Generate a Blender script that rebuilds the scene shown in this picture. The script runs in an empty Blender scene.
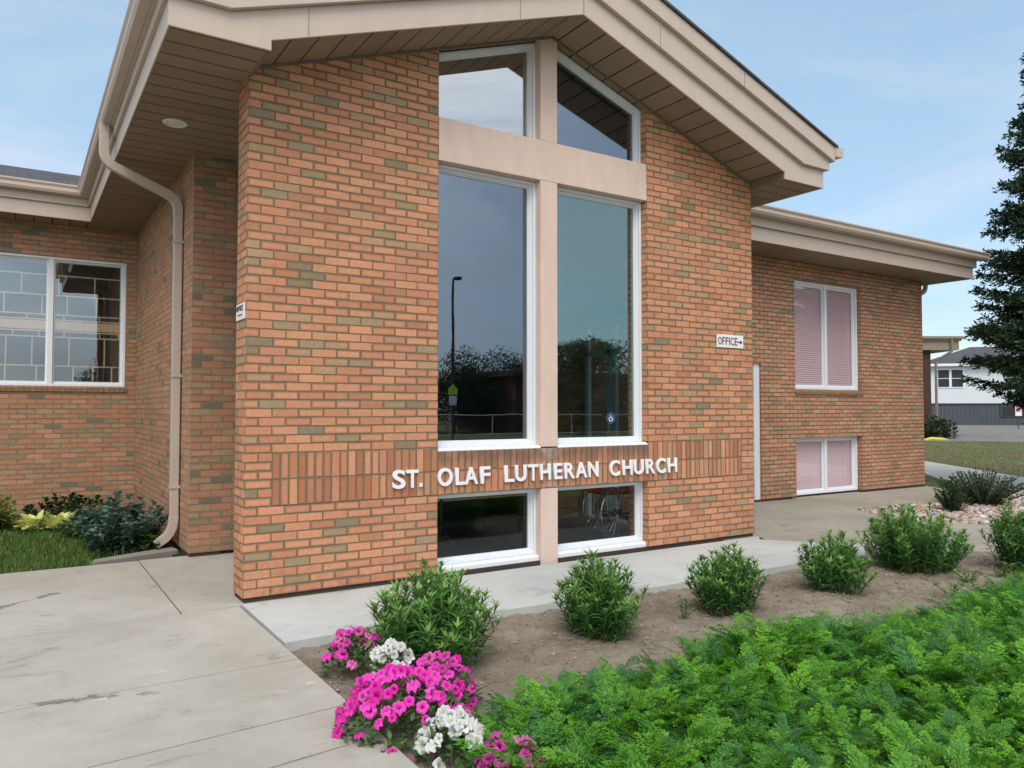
import bpy, bmesh, math, random
import numpy as np
from mathutils import Vector, Matrix
R = math.radians
random.seed(7); rng = np.random.default_rng(11)
scene = bpy.context.scene
col = scene.collection

# ------------------------------------------------------------------ camera, sky, sun, exposure
cam = bpy.data.cameras.new('camera'); camo = bpy.data.objects.new('camera', cam); col.objects.link(camo)
cam.sensor_width = 36; cam.lens = 771.0 / 1024 * 36; cam.clip_end = 3000; cam.clip_start = 0.05
r_ = Vector((0.840930, -0.541144, 0.000255)); u_ = Vector((-0.018299, -0.027966, 0.999441)); f_ = Vector((0.540834, 0.840465, 0.033420))
CAM = Vector((-1.45021, -5.96437, 1.41399))
m = Matrix((r_, u_, -f_)).transposed().to_4x4(); m.translation = CAM
camo.matrix_world = m
scene.camera = camo

SUN_EL, SUN_AZ = 52, 215          # azimuth measured clockwise from +Y
world = bpy.data.worlds.new("World"); scene.world = world; world.use_nodes = True
wn = world.node_tree; wn.nodes.clear()
wo = wn.nodes.new('ShaderNodeOutputWorld'); bg = wn.nodes.new('ShaderNodeBackground')
sky = wn.nodes.new('ShaderNodeTexSky'); sky.sky_type = 'NISHITA'; sky.sun_disc = False
sky.sun_elevation = R(SUN_EL); sky.sun_rotation = R(SUN_AZ); sky.air_density = 1.0; sky.dust_density = 0.7; sky.ozone_density = 1.0
tc = wn.nodes.new('ShaderNodeTexCoord'); mp = wn.nodes.new('ShaderNodeMapping'); mp.inputs['Scale'].default_value = (1.0, 1.0, 3.2)
nz = wn.nodes.new('ShaderNodeTexNoise'); nz.inputs['Scale'].default_value = 1.7; nz.inputs['Detail'].default_value = 7; nz.inputs['Roughness'].default_value = .55
nz.inputs['Distortion'].default_value = .5
cr = wn.nodes.new('ShaderNodeValToRGB'); cr.color_ramp.elements[0].position = .36; cr.color_ramp.elements[1].position = .80
cr.color_ramp.elements[0].color = (.55, .55, .55, 1); cr.color_ramp.elements[1].color = (.97, .97, .97, 1)
mx = wn.nodes.new('ShaderNodeMix'); mx.data_type = 'RGBA'; 
# haze is blue away from the sun and bright white round it
sdir = wn.nodes.new('ShaderNodeVectorMath'); sdir.operation = 'DOT_PRODUCT'; sdir.inputs[1].default_value = (math.sin(R(SUN_AZ)) * math.cos(R(SUN_EL)), math.cos(R(SUN_AZ)) * math.cos(R(SUN_EL)), math.sin(R(SUN_EL)))
mr = wn.nodes.new('ShaderNodeMapRange'); mr.interpolation_type = 'SMOOTHSTEP'; mr.inputs[1].default_value = .15; mr.inputs[2].default_value = .95
hz_ = wn.nodes.new('ShaderNodeMix'); hz_.data_type = 'RGBA'; hz_.inputs[6].default_value = (2.3, 3.35, 4.25, 1); hz_.inputs[7].default_value = (11.5, 11.3, 11.0, 1)
wn.links.new(tc.outputs['Generated'], sdir.inputs[0]); wn.links.new(sdir.outputs['Value'], mr.inputs[0]); wn.links.new(mr.outputs[0], hz_.inputs[0]); 
nz2 = wn.nodes.new('ShaderNodeTexNoise'); nz2.inputs['Scale'].default_value = 2.1; nz2.inputs['Detail'].default_value = 8; nz2.inputs['Roughness'].default_value = .6; nz2.inputs['Distortion'].default_value = .8
cr2 = wn.nodes.new('ShaderNodeValToRGB'); cr2.color_ramp.elements[0].position = .43; cr2.color_ramp.elements[1].position = .62; cr2.color_ramp.elements[1].color = (.85, .85, .85, 1)
cl2 = wn.nodes.new('ShaderNodeMix'); cl2.data_type = 'RGBA'; cl2.inputs[7].default_value = (3.55, 3.95, 4.4, 1)
wn.links.new(mp.outputs[0], nz2.inputs['Vector']); wn.links.new(nz2.outputs[0], cr2.inputs[0]); wn.links.new(cr2.outputs[0], cl2.inputs[0]); wn.links.new(hz_.outputs[2], cl2.inputs[6]); wn.links.new(cl2.outputs[2], mx.inputs[7])
wn.links.new(tc.outputs['Generated'], mp.inputs[0]); wn.links.new(mp.outputs[0], nz.inputs['Vector']); wn.links.new(nz.outputs[0], cr.inputs[0])
wn.links.new(cr.outputs[0], mx.inputs[0]); wn.links.new(sky.outputs[0], mx.inputs[6]); wn.links.new(mx.outputs[2], bg.inputs[0])
bg.inputs[1].default_value = .15
wn.links.new(bg.outputs[0], wo.inputs[0])
sun = bpy.data.lights.new('sun', 'SUN'); sun.energy = 1.5; sun.angle = R(30); sun.color = (1.0, .93, .84)
suno = bpy.data.objects.new('sun', sun); col.objects.link(suno)
sd = Vector((math.sin(R(SUN_AZ)) * math.cos(R(SUN_EL)), math.cos(R(SUN_AZ)) * math.cos(R(SUN_EL)), math.sin(R(SUN_EL))))
suno.rotation_euler = sd.to_track_quat('Z', 'Y').to_euler()
scene.view_settings.view_transform = 'Standard'; scene.view_settings.look = 'None'
scene.view_settings.gamma = 1; scene.view_settings.exposure = 0.46

# ------------------------------------------------------------------ materials
class NT:
    def __init__(s, name):
        s.m = bpy.data.materials.new(name); s.m.use_nodes = True; s.t = s.m.node_tree; s.t.nodes.clear()
        s.out = s.n('ShaderNodeOutputMaterial'); s.b = s.n('ShaderNodeBsdfPrincipled'); s.t.links.new(s.b.outputs[0], s.out.inputs[0])
    def n(s, t, **k):
        x = s.t.nodes.new(t)
        for a, b in k.items(): setattr(x, a, b)
        return x
    def put(s, sock, v):
        if v is None: return
        if isinstance(v, bpy.types.NodeSocket): s.t.links.new(v, sock)
        else: sock.default_value = v
    def M(s, op, a, b=None, c=None, clamp=False):
        x = s.n('ShaderNodeMath', operation=op, use_clamp=clamp)
        s.put(x.inputs[0], a); s.put(x.inputs[1], b); s.put(x.inputs[2], c); return x.outputs[0]
    def mix(s, f, a, b, bt='MIX'):
        x = s.n('ShaderNodeMix', data_type='RGBA', blend_type=bt)
        s.put(x.inputs[0], f); s.put(x.inputs[6], a); s.put(x.inputs[7], b); return x.outputs[2]
    def noise(s, vec, sc, det=4, ro=.55, dist=0):
        x = s.n('ShaderNodeTexNoise'); s.put(x.inputs['Vector'], vec); x.inputs['Scale'].default_value = sc
        x.inputs['Detail'].default_value = det; x.inputs['Roughness'].default_value = ro; x.inputs['Distortion'].default_value = dist; return x.outputs[0]
    def ramp(s, f, stops, interp='LINEAR'):
        x = s.n('ShaderNodeValToRGB'); s.put(x.inputs[0], f); e = x.color_ramp.elements; x.color_ramp.interpolation = interp
        while len(e) < len(stops): e.new(.5)
        for q, (p, c) in zip(e, stops):
            q.position = p; q.color = (c, c, c, 1) if isinstance(c, (int, float)) else (*c, 1)
        return x.outputs[0]
    def smooth(s, v, a, b):
        x = s.n('ShaderNodeMapRange', interpolation_type='SMOOTHSTEP'); s.put(x.inputs[0], v)
        x.inputs[1].default_value = a; x.inputs[2].default_value = b; return x.outputs[0]
    def bump(s, h, strength=.5, dist=.01):
        x = s.n('ShaderNodeBump'); s.put(x.inputs['Height'], h); x.inputs['Strength'].default_value = strength; x.inputs['Distance'].default_value = dist
        s.t.links.new(x.outputs[0], s.b.inputs['Normal']); return x
    def pos(s): return s.n('ShaderNodeNewGeometry')
    def set(s, color=None, rough=.7, spec=.3):
        s.put(s.b.inputs['Base Color'], color if isinstance(color, bpy.types.NodeSocket) or color is None else (*color, 1))
        s.put(s.b.inputs['Roughness'], rough); s.put(s.b.inputs['Specular IOR Level'], spec); return s.m

c = 8 / 3 * .0254
def brick_mat(name, soldier=False, stops=None, m1=(.16, .115, .075), m2=(.28, .21, .14)):
    s = NT(name); g = s.pos(); sp = s.n('ShaderNodeSeparateXYZ'); s.t.links.new(g.outputs['Position'], sp.inputs[0])
    sn = s.n('ShaderNodeSeparateXYZ'); s.t.links.new(g.outputs['True Normal'], sn.inputs[0])
    isx = s.M('GREATER_THAN', s.M('ABSOLUTE', sn.outputs[0]), .5)
    u = s.M('ADD', s.M('MULTIPLY', sp.outputs[0], s.M('SUBTRACT', 1, isx)), s.M('MULTIPLY', sp.outputs[1], isx))
    v = sp.outputs[2]
    w, h = (c, 3 * c) if soldier else (3 * c, c)
    wob = s.M('MULTIPLY', s.M('SUBTRACT', s.noise(g.outputs['Position'], 9, 2), .5), .006)
    uw = s.M('ADD', u, wob); vw = s.M('ADD', s.M('SUBTRACT', v, 10 * c if soldier else 0), s.M('MULTIPLY', wob, .5))
    rv = s.M('DIVIDE', vw, h); row = s.M('FLOOR', rv)
    off = 0 if soldier else s.M('MULTIPLY', s.M('FLOORED_MODULO', row, 2), .5)
    ru = s.M('ADD', s.M('DIVIDE', uw, w), off); cu = s.M('FLOOR', ru)
    fu = s.M('FRACT', ru); fv = s.M('FRACT', rv)
    du = s.M('MULTIPLY', s.M('MINIMUM', fu, s.M('SUBTRACT', 1, fu)), w); dv = s.M('MULTIPLY', s.M('MINIMUM', fv, s.M('SUBTRACT', 1, fv)), h)
    d = s.M('MINIMUM', du, dv)
    d = s.M('ADD', d, s.M('MULTIPLY', s.M('SUBTRACT', s.noise(g.outputs['Position'], 75, 4, .7), .5), .0055))
    mask = s.smooth(d, .0032, .0058)
    cx = s.n('ShaderNodeCombineXYZ'); s.put(cx.inputs[0], cu); s.put(cx.inputs[1], row); s.put(cx.inputs[2], isx)
    wnz = s.n('ShaderNodeTexWhiteNoise', noise_dimensions='3D'); s.t.links.new(cx.outputs[0], wnz.inputs[0])
    sc = s.n('ShaderNodeSeparateColor'); s.t.links.new(wnz.outputs[1], sc.inputs[0])
    base = s.ramp(wnz.outputs[0], stops, 'CONSTANT')
    # edges of flashed bricks and mottling inside a brick
    val = s.M('ADD', .90, s.M('MULTIPLY', sc.outputs[0], .24))
    n1 = s.noise(g.outputs['Position'], 26, 4, .65); n2 = s.noise(g.outputs['Position'], 140, 3, .7); n3 = s.noise(g.outputs['Position'], 1.3, 3)
    val = s.M('MULTIPLY', val, s.M('ADD', .72, s.M('MULTIPLY', n1, .56)))
    val = s.M('MULTIPLY', val, s.M('ADD', .74, s.M('MULTIPLY', n2, .52)))
    val = s.M('MULTIPLY', val, s.M('ADD', .88, s.M('MULTIPLY', n3, .24)))
    cxv = s.n('ShaderNodeCombineColor'); [s.put(cxv.inputs[i], val) for i in range(3)]
    base = s.mix(1, base, cxv.outputs[0], 'MULTIPLY')
    flash = s.M('MULTIPLY', s.M('SUBTRACT', 1, s.smooth(d, .004, .022)), s.M('MULTIPLY', s.M('GREATER_THAN', sc.outputs[1], .50), .70))
    base = s.mix(flash, base, (.20, .135, .075, 1))
    # a few pale lime specks
    speck = s.M('MULTIPLY', s.smooth(s.noise(g.outputs['Position'], 33, 3, .6), .71, .76), .45)
    base = s.mix(speck, base, (.55, .45, .36, 1))
    mort = s.mix(s.noise(g.outputs['Position'], 20, 3), (*m1, 1), (*m2, 1))
    colr = s.mix(mask, mort, base)
    if soldier == 'dirty':
        st = s.M('MULTIPLY', s.smooth(v, .86, 1.03), s.smooth(s.noise(g.outputs['Position'], 7, 4, .7), .28, .55))
        colr = s.mix(s.M('MULTIPLY', st, .72), colr, (.13, .105, .085, 1))
        wh = s.M('MULTIPLY', s.smooth(s.M('ABSOLUTE', s.M('SUBTRACT', u, 2.82)), .16, .03), s.smooth(s.noise(g.outputs['Position'], 9, 4, .6), .35, .6))
        colr = s.mix(s.M('MULTIPLY', wh, .45), colr, (.50, .44, .38, 1))
    # dirt splash near the ground
    sp2 = s.M('MULTIPLY', s.M('SUBTRACT', 1, s.smooth(v, .02, .32)), s.smooth(s.noise(g.outputs['Position'], 11, 5, .7), .42, .7))
    colr = s.mix(s.M('MULTIPLY', sp2, .35), colr, (.12, .09, .065, 1))
    s.set(colr, .88, .15)
    hh = s.M('ADD', s.M('MULTIPLY', mask, 1.0), s.M('ADD', s.M('MULTIPLY', n2, .18), s.M('MULTIPLY', sc.outputs[2], .25)))
    s.bump(hh, 1.0, .013)
    return s.m
SAL = (.54, .245, .140); ORG = (.56, .27, .150); PIN = (.50, .218, .130); BRN = (.40, .185, .100); TAN = (.38, .235, .135); OLV = (.30, .215, .125); OL2 = (.225, .175, .110)
brick = brick_mat('orange face brick', stops=[(0, SAL), (.24, ORG), (.46, (.53, .235, .13)), (.60, (.55, .26, .145)), (.78, BRN), (.84, TAN), (.92, OLV), (.975, OL2)])
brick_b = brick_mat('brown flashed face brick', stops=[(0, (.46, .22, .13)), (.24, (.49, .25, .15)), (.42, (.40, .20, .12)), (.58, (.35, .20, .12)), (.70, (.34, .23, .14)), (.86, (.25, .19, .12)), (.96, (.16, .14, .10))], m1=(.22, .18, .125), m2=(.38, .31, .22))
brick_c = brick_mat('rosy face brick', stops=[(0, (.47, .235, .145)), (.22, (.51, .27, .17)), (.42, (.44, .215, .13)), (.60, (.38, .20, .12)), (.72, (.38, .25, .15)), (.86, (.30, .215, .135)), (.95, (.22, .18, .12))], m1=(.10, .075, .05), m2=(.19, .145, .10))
brick_s = brick_mat('soldier brick', soldier=True, stops=[(0, SAL), (.25, (.40, .165, .09)), (.48, ORG), (.62, BRN), (.76, (.33, .15, .085)), (.88, TAN), (.95, OLV)])
brick_sd = brick_mat('soldier brick with stained top', soldier='dirty', stops=[(0, SAL), (.25, (.40, .165, .09)), (.45, PIN), (.62, BRN), (.76, (.33, .15, .085)), (.92, TAN)])

def paint(name, color, rough=.55, streak=.12, spec=.4, scale=3, metal=0):
    s = NT(name); g = s.pos(); mpn = s.n('ShaderNodeMapping'); mpn.inputs['Scale'].default_value = (1, 1, .25); s.t.links.new(g.outputs['Position'], mpn.inputs[0])
    n = s.noise(mpn.outputs[0], scale * 3, 5, .6); n2 = s.noise(g.outputs['Position'], 70, 3, .6)
    v = s.M('ADD', 1 - streak, s.M('MULTIPLY', n, streak * 1.6)); v = s.M('MULTIPLY', v, s.M('ADD', .96, s.M('MULTIPLY', n2, .08)))
    cc = s.n('ShaderNodeCombineColor'); [s.put(cc.inputs[i], v) for i in range(3)]
    base = s.mix(1, (*color, 1), cc.outputs[0], 'MULTIPLY')
    spk = s.M('MULTIPLY', s.smooth(s.noise(g.outputs['Position'], 40, 2, .5), .73, .77), .3)
    base = s.mix(spk, base, (color[0] * .35, color[1] * .33, color[2] * .3, 1))
    s.set(base, rough, spec); s.b.inputs['Metallic'].default_value = metal
    s.bump(n2, .08, .004); return s.m
fascia_m = paint('tan aluminium fascia', (.52, .425, .36), .5)
white_m = paint('white window frame', (.72, .74, .77), .35, .08)
door_m = paint('white door paint', (.68, .69, .70), .45, .08)
letter_m = paint('white metal letter', (.80, .80, .80), .4, .04)
stucco_m = paint('pink tan stucco', (.66, .51, .425), .9, .18, .1)
down_m = paint('tan downspout metal', (.46, .385, .33), .42, .18)
bronze_m = paint('dark metal', (.06, .05, .045), .5)
black_m = paint('black metal', (.02, .022, .022), .45)
steel_m = paint('bright steel', (.6, .6, .6), .25, .03, .5, 3, .9)
rubber_m = paint('grey rubber', (.10, .10, .10), .8)
red_m = paint('red vinyl', (.42, .04, .03), .5)
green_m = paint('dark green cloth', (.012, .03, .022), .85)
found_m = paint('dark foundation concrete', (.07, .055, .045), .95, .3, .1)
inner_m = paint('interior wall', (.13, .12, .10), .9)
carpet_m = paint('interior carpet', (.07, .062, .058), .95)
wood_m = paint('pale interior wood', (.82, .58, .36), .6)
blind_m = paint('pink blind', (.88, .66, .69), .7, .05)
siding_w = paint('pale blue stucco', (.60, .65, .67), .9, .06)
sign_white = paint('white sign enamel', (.78, .77, .77), .4, .04)
sign_dark = paint('dark red sign ink', (.10, .02, .035), .6)
yellow_m = paint('yellow plastic', (.70, .52, .02), .6)
yg_m = paint('fluorescent yellow green sheet', (.60, .80, .02), .6)
asphalt_line = paint('grey kerb', (.25, .235, .21), .9, .2)

def soffit_mat(name, axis, pitch=.30, color=(.25, .185, .132), off=0.):
    s = NT(name); g = s.pos(); sp = s.n('ShaderNodeSeparateXYZ'); s.t.links.new(g.outputs['Position'], sp.inputs[0])
    f = s.M('FRACT', s.M('DIVIDE', s.M('ADD', sp.outputs[axis], off), pitch)); d = s.M('MULTIPLY', s.M('MINIMUM', f, s.M('SUBTRACT', 1, f)), pitch)
    mask = s.smooth(d, .003, .009)
    idn = s.n('ShaderNodeTexWhiteNoise', noise_dimensions='1D'); s.put(idn.inputs['W'], s.M('FLOOR', s.M('DIVIDE', s.M('ADD', sp.outputs[axis], off), pitch)))
    v = s.M('ADD', .86, s.M('ADD', s.M('MULTIPLY', idn.outputs[0], .14), s.M('MULTIPLY', s.noise(g.outputs['Position'], 4, 5, .6), .26)))
    cc = s.n('ShaderNodeCombineColor'); [s.put(cc.inputs[i], v) for i in range(3)]
    base = s.mix(1, (*color, 1), cc.outputs[0], 'MULTIPLY')
    s.set(s.mix(mask, (.03, .022, .016, 1), base), .65, .25); s.bump(mask, .8, .008); return s.m
sof_y = soffit_mat('soffit boards across', 1, .21, off=.04); sof_x = soffit_mat('soffit boards along', 0, .21, off=.03)

def concrete(name, c1, c2, stain=.35, crack=True):
    s = NT(name); g = s.pos(); P = g.outputs['Position']
    a = s.noise(P, .8, 6, .6); b = s.noise(P, 7, 6, .65); fine = s.noise(P, 180, 3, .7)
    base = s.mix(s.smooth(a, .3, .7), (*c1, 1), (*c2, 1))
    v = s.M('MULTIPLY', s.M('ADD', .86, s.M('MULTIPLY', b, .28)), s.M('ADD', .86, s.M('MULTIPLY', fine, .28)))
    cc = s.n('ShaderNodeCombineColor'); [s.put(cc.inputs[i], v) for i in range(3)]
    base = s.mix(1, base, cc.outputs[0], 'MULTIPLY')
    mpn = s.n('ShaderNodeMapping'); mpn.inputs['Scale'].default_value = (1, 2.2, 1); s.t.links.new(P, mpn.inputs[0])
    st = s.M('MULTIPLY', s.smooth(s.noise(mpn.outputs[0], 1.9, 6, .7, .8), .56, .74), stain)
    base = s.mix(st, base, (c1[0] * .38, c1[1] * .36, c1[2] * .33, 1))
    wh = s.M('MULTIPLY', s.smooth(s.noise(P, 4.3, 5, .6), .66, .72), .4)
    base = s.mix(wh, base, (.60, .59, .57, 1))
    dots = s.smooth(s.noise(P, 48, 2, .5), .745, .765)
    base = s.mix(s.M('MULTIPLY', dots, .55), base, (.09, .08, .07, 1))
    h = s.M('ADD', s.M('MULTIPLY', fine, .6), s.M('MULTIPLY', b, .6))
    bm_ = s.n('ShaderNodeMapping'); bm_.inputs['Scale'].default_value = (3, 190, 1); s.t.links.new(P, bm_.inputs[0])
    h = s.M('ADD', h, s.M('MULTIPLY', s.noise(bm_.outputs[0], 1.5, 2), .5))
    vo = s.n('ShaderNodeTexVoronoi', feature='DISTANCE_TO_EDGE'); s.t.links.new(P, vo.inputs['Vector']); vo.inputs['Scale'].default_value = .33
    ck = s.M('MULTIPLY', s.M('SUBTRACT', 1, s.smooth(s.M('ADD', vo.outputs['Distance'], s.M('MULTIPLY', s.M('SUBTRACT', s.noise(P, 5, 5, .7), .5), .10)), .0, .0035)), s.smooth(s.noise(P, .6, 2), .48, .54))
    base = s.mix(s.M('MULTIPLY', ck, .6 if crack else 0), base, (.08, .07, .06, 1))
    s.set(base, .92, .15); s.bump(h, .45, .007); return s.m
walk_m = concrete('old tan concrete', (.35, .33, .285), (.43, .41, .365), .6)
new_m = concrete('new pale concrete', (.40, .41, .40), (.49, .50, .485), .5, False)
fore_m = concrete('forecourt concrete', (.29, .265, .22), (.36, .33, .28), .4, False)
farwalk_m = concrete('far path concrete', (.36, .345, .32), (.42, .40, .37), .25, False)
asphalt_m = concrete('worn asphalt', (.16, .155, .15), (.21, .205, .195), .4)

def ground_mat(name, cols, sc=6, bump=.6, dist=.03):
    s = NT(name); P = s.pos().outputs['Position']
    a = s.noise(P, sc * .14, 5, .6); b = s.noise(P, sc, 6, .7); d = s.noise(P, sc * 9, 4, .75)
    f = s.M('ADD', s.M('MULTIPLY', a, .5), s.M('ADD', s.M('MULTIPLY', b, .3), s.M('MULTIPLY', d, .2)))
    base = s.ramp(f, [(.34, cols[0]), (.46, cols[1]), (.55, cols[2]), (.66, cols[3])])
    s.set(base, .95, .1); s.bump(s.M('ADD', b, s.M('MULTIPLY', d, .5)), bump, dist); return s.m
soil_m = ground_mat('dry soil', [(.17, .135, .105), (.31, .255, .20), (.39, .33, .265), (.49, .425, .35)], 11, 1.0, .045)
lawn_m = ground_mat('dry lawn', [(.14, .10, .07), (.13, .12, .06), (.12, .14, .05), (.22, .19, .11)], 2.5, .8, .04)
turf_m = ground_mat('green lawn soil', [(.03, .05, .015), (.05, .08, .02), (.06, .10, .025), (.09, .12, .04)], 8, .8, .03)

def shingle_mat():
    s = NT('grey shingles'); P = s.pos().outputs['Position']
    br = s.n('ShaderNodeTexBrick'); mpn = s.n('ShaderNodeMapping'); s.t.links.new(P, mpn.inputs[0])
    s.t.links.new(mpn.outputs[0], br.inputs['Vector']); br.inputs['Scale'].default_value = 1; br.inputs['Brick Width'].default_value = .3; br.inputs['Row Height'].default_value = .14
    br.inputs['Color1'].default_value = (.045, .047, .055, 1); br.inputs['Color2'].default_value = (.11, .112, .125, 1); br.inputs['Mortar'].default_value = (.02, .02, .02, 1); br.inputs['Mortar Size'].default_value = .008
    base = s.mix(s.noise(P, 30, 3, .7), br.outputs[0], (.10, .10, .11, 1))
    s.set(base, .95, .1); s.bump(br.outputs[1], -.5, .01); return s.m
shingle_m = shingle_mat()

def glass_mat(name, fac, tint, gcol=(.93, .97, 1)):
    s = NT(name); s.t.nodes.remove(s.b)
    tr = s.n('ShaderNodeBsdfTransparent'); tr.inputs[0].default_value = (*tint, 1)
    gl = s.n('ShaderNodeBsdfGlossy'); gl.inputs['Roughness'].default_value = 0.0; gl.inputs[0].default_value = (*gcol, 1)
    bm = s.n('ShaderNodeBump'); bm.inputs['Strength'].default_value = .03; bm.inputs['Distance'].default_value = .02
    s.t.links.new(s.noise(s.pos().outputs['Position'], 1.6, 2), bm.inputs['Height']); s.t.links.new(bm.outputs[0], gl.inputs['Normal'])
    gg = s.pos(); dp = s.n('ShaderNodeVectorMath', operation='DOT_PRODUCT'); s.t.links.new(gg.outputs['Incoming'], dp.inputs[0]); s.t.links.new(gg.outputs['Normal'], dp.inputs[1])
    f = s.M('ADD', fac, s.M('MULTIPLY', s.M('POWER', s.M('SUBTRACT', 1, s.M('ABSOLUTE', dp.outputs['Value'])), 4), .75), clamp=True)
    mxs = s.n('ShaderNodeMixShader'); s.t.links.new(f, mxs.inputs[0]); s.t.links.new(tr.outputs[0], mxs.inputs[1]); s.t.links.new(gl.outputs[0], mxs.inputs[2])
    s.t.links.new(mxs.outputs[0], s.out.inputs[0]); return s.m
glass_m = glass_mat('grey tinted reflective glass', .20, (.62, .66, .66), (.80, .87, 1.0))
glass_t = glass_mat('teal tinted reflective glass', .22, (.62, .72, .70), (.80, .98, .96))
glass_c = glass_mat('clear window glass', .09, (.97, .975, .975))
glass_u = glass_mat('bright reflective glass', .42, (.62, .66, .66), (1.0, .985, .97))
glass_d = glass_mat('low window glass', .03, (.85, .87, .87), (.9, .95, 1.0))
glass_l = glass_mat('wing window glass', .13, (.85, .87, .87), (.85, .93, 1.0))

def leaf_mat(name, trans=.3, rough=.5, spec=.35, mul=1.0):
    s = NT(name); at = s.n('ShaderNodeAttribute', attribute_name='tint'); P = s.pos().outputs['Position']
    v = s.M('MULTIPLY', s.M('ADD', .8, s.M('MULTIPLY', s.noise(P, 30, 2), .4)), mul)
    cc = s.n('ShaderNodeCombineColor'); [s.put(cc.inputs[i], v) for i in range(3)]
    base = s.mix(1, at.outputs['Color'], cc.outputs[0], 'MULTIPLY')
    s.set(base, rough, spec)
    tl = s.n('ShaderNodeBsdfTranslucent'); s.t.links.new(base, tl.inputs[0])
    mxs = s.n('ShaderNodeMixShader'); mxs.inputs[0].default_value = trans
    s.t.links.new(s.b.outputs[0], mxs.inputs[1]); s.t.links.new(tl.outputs[0], mxs.inputs[2]); s.t.links.new(mxs.outputs[0], s.out.inputs[0]); return s.m
leaf_m = leaf_mat('leaf'); fern_m = leaf_mat('feathery leaf', .20, .45, .35); petal_m = leaf_mat('petal', .35, .6, .15); needle_m = leaf_mat('needle', .08, .7, .15)
stone_m = leaf_mat('river stone', 0.0, .8, .25); bark_m = paint('bark', (.10, .075, .055), .95, .4, .1)
stem_m = paint('green stem', (.07, .12, .03), .7)

# ------------------------------------------------------------------ mesh helpers
class MB:
    def __init__(s): s.v = []; s.f = []
    def box(s, x0, x1, y0, y1, z0, z1):
        n = len(s.v); s.v += [(x, y, z) for z in (z0, z1) for y in (y0, y1) for x in (x0, x1)]
        s.f += [tuple(n + i for i in q) for q in ((0, 2, 3, 1), (4, 5, 7, 6), (0, 1, 5, 4), (2, 6, 7, 3), (0, 4, 6, 2), (1, 3, 7, 5))]; return s
    def prism(s, poly, a0, a1, axis='y'):
        """polygon in the other two axes, extruded along axis"""
        k = len(poly); n = len(s.v)
        for a in (a0, a1):
            for p, q in poly: s.v.append({'y': (p, a, q), 'z': (p, q, a), 'x': (a, p, q)}[axis])
        s.f.append(tuple(n + i for i in range(k))); s.f.append(tuple(n + k + i for i in reversed(range(k))))
        for i in range(k): j = (i + 1) % k; s.f.append((n + i, n + k + i, n + k + j, n + j))
        return s
    def ring(s, outer, inner, y0, y1):
        k = len(outer); n = len(s.v)
        for y in (y0, y1):
            for P in (outer, inner):
                for p, q in P: s.v.append((p, y, q))
        o0, i0, o1, i1 = n, n + k, n + 2 * k, n + 3 * k
        for i in range(k):
            j = (i + 1) % k
            s.f += [(o0 + i, o0 + j, i0 + j, i0 + i), (o1 + j, o1 + i, i1 + i, i1 + j), (o0 + j, o0 + i, o1 + i, o1 + j), (i0 + i, i0 + j, i1 + j, i1 + i)]
        return s
    def tube(s, pts, r, n=10, rect=None, closed=False):
        pts = [Vector(p) for p in pts]; k = len(pts); rs = r if isinstance(r, (list, tuple)) else [r] * k
        prev = None; base = len(s.v)
        for i, p in enumerate(pts):
            if closed: t = (pts[(i + 1) % k] - pts[i - 1]).normalized()
            else: t = (pts[min(i + 1, k - 1)] - pts[max(i - 1, 0)]).normalized()
            ref = prev if prev is not None else (Vector((0, 0, 1)) if abs(t.z) < .9 else Vector((0, 1, 0)))
            a = (ref - t * ref.dot(t)).normalized(); b = t.cross(a); prev = a
            if rect:
                hw, hh = rect; q = [(hw, hh), (-hw, hh), (-hw, -hh), (hw, -hh)]
                s.v += [tuple(p + b * x + a * y) for x, y in q]
            else:
                s.v += [tuple(p + (a * math.cos(2 * math.pi * j / n) + b * math.sin(2 * math.pi * j / n)) * rs[i]) for j in range(n)]
        m_ = 4 if rect else n
        for i in range(k if closed else k - 1):
            for j in range(m_):
                a0 = base + i * m_; a1 = base + ((i + 1) % k) * m_
                s.f.append((a0 + j, a0 + (j + 1) % m_, a1 + (j + 1) % m_, a1 + j))
        if not closed:
            s.f.append(tuple(base + j for j in reversed(range(m_)))); s.f.append(tuple(base + (k - 1) * m_ + j for j in range(m_)))
        return s
    def lathe(s, prof, cx, cy, n=24, z=0):
        b = len(s.v)
        for r, h in prof: s.v += [(cx + r * math.cos(2 * math.pi * j / n), cy + r * math.sin(2 * math.pi * j / n), z + h) for j in range(n)]
        for i in range(len(prof) - 1):
            for j in range(n): s.f.append((b + i * n + j, b + i * n + (j + 1) % n, b + (i + 1) * n + (j + 1) % n, b + (i + 1) * n + j))
        s.f.append(tuple(b + j for j in reversed(range(n)))); s.f.append(tuple(b + (len(prof) - 1) * n + j for j in range(n))); return s
    def build(s, name, mat, parent=None, bevel=0, smooth=False, label=None):
        me = bpy.data.meshes.new(name); me.from_pydata(s.v, [], s.f)
        bm = bmesh.new(); bm.from_mesh(me); bmesh.ops.recalc_face_normals(bm, faces=bm.faces); bm.to_mesh(me); bm.free()
        me.materials.append(mat)
        if smooth: me.polygons.foreach_set('use_smooth', [True] * len(me.polygons))
        o = bpy.data.objects.new(name, me); col.objects.link(o); par(o, parent)
        if bevel:
            b = o.modifiers.new('bevel', 'BEVEL'); b.width = bevel; b.segments = 2; b.limit_method = 'ANGLE'
        if label: o['label'] = label
        return o
def par(o, parent):
    if parent is not None:
        o.parent = parent; w = parent.matrix_basis.copy(); p = parent.parent
        while p is not None: w = p.matrix_basis @ parent.matrix_parent_inverse @ w if False else w; p = None
        if parent.type == 'EMPTY': o.matrix_parent_inverse = parent.matrix_basis.inverted()
def tag(o, label=None, cat=None, group=None, kind=None):
    for k, v in (('label', label), ('category', cat), ('group', group), ('kind', kind)):
        if v: o[k] = v
    return o
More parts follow.
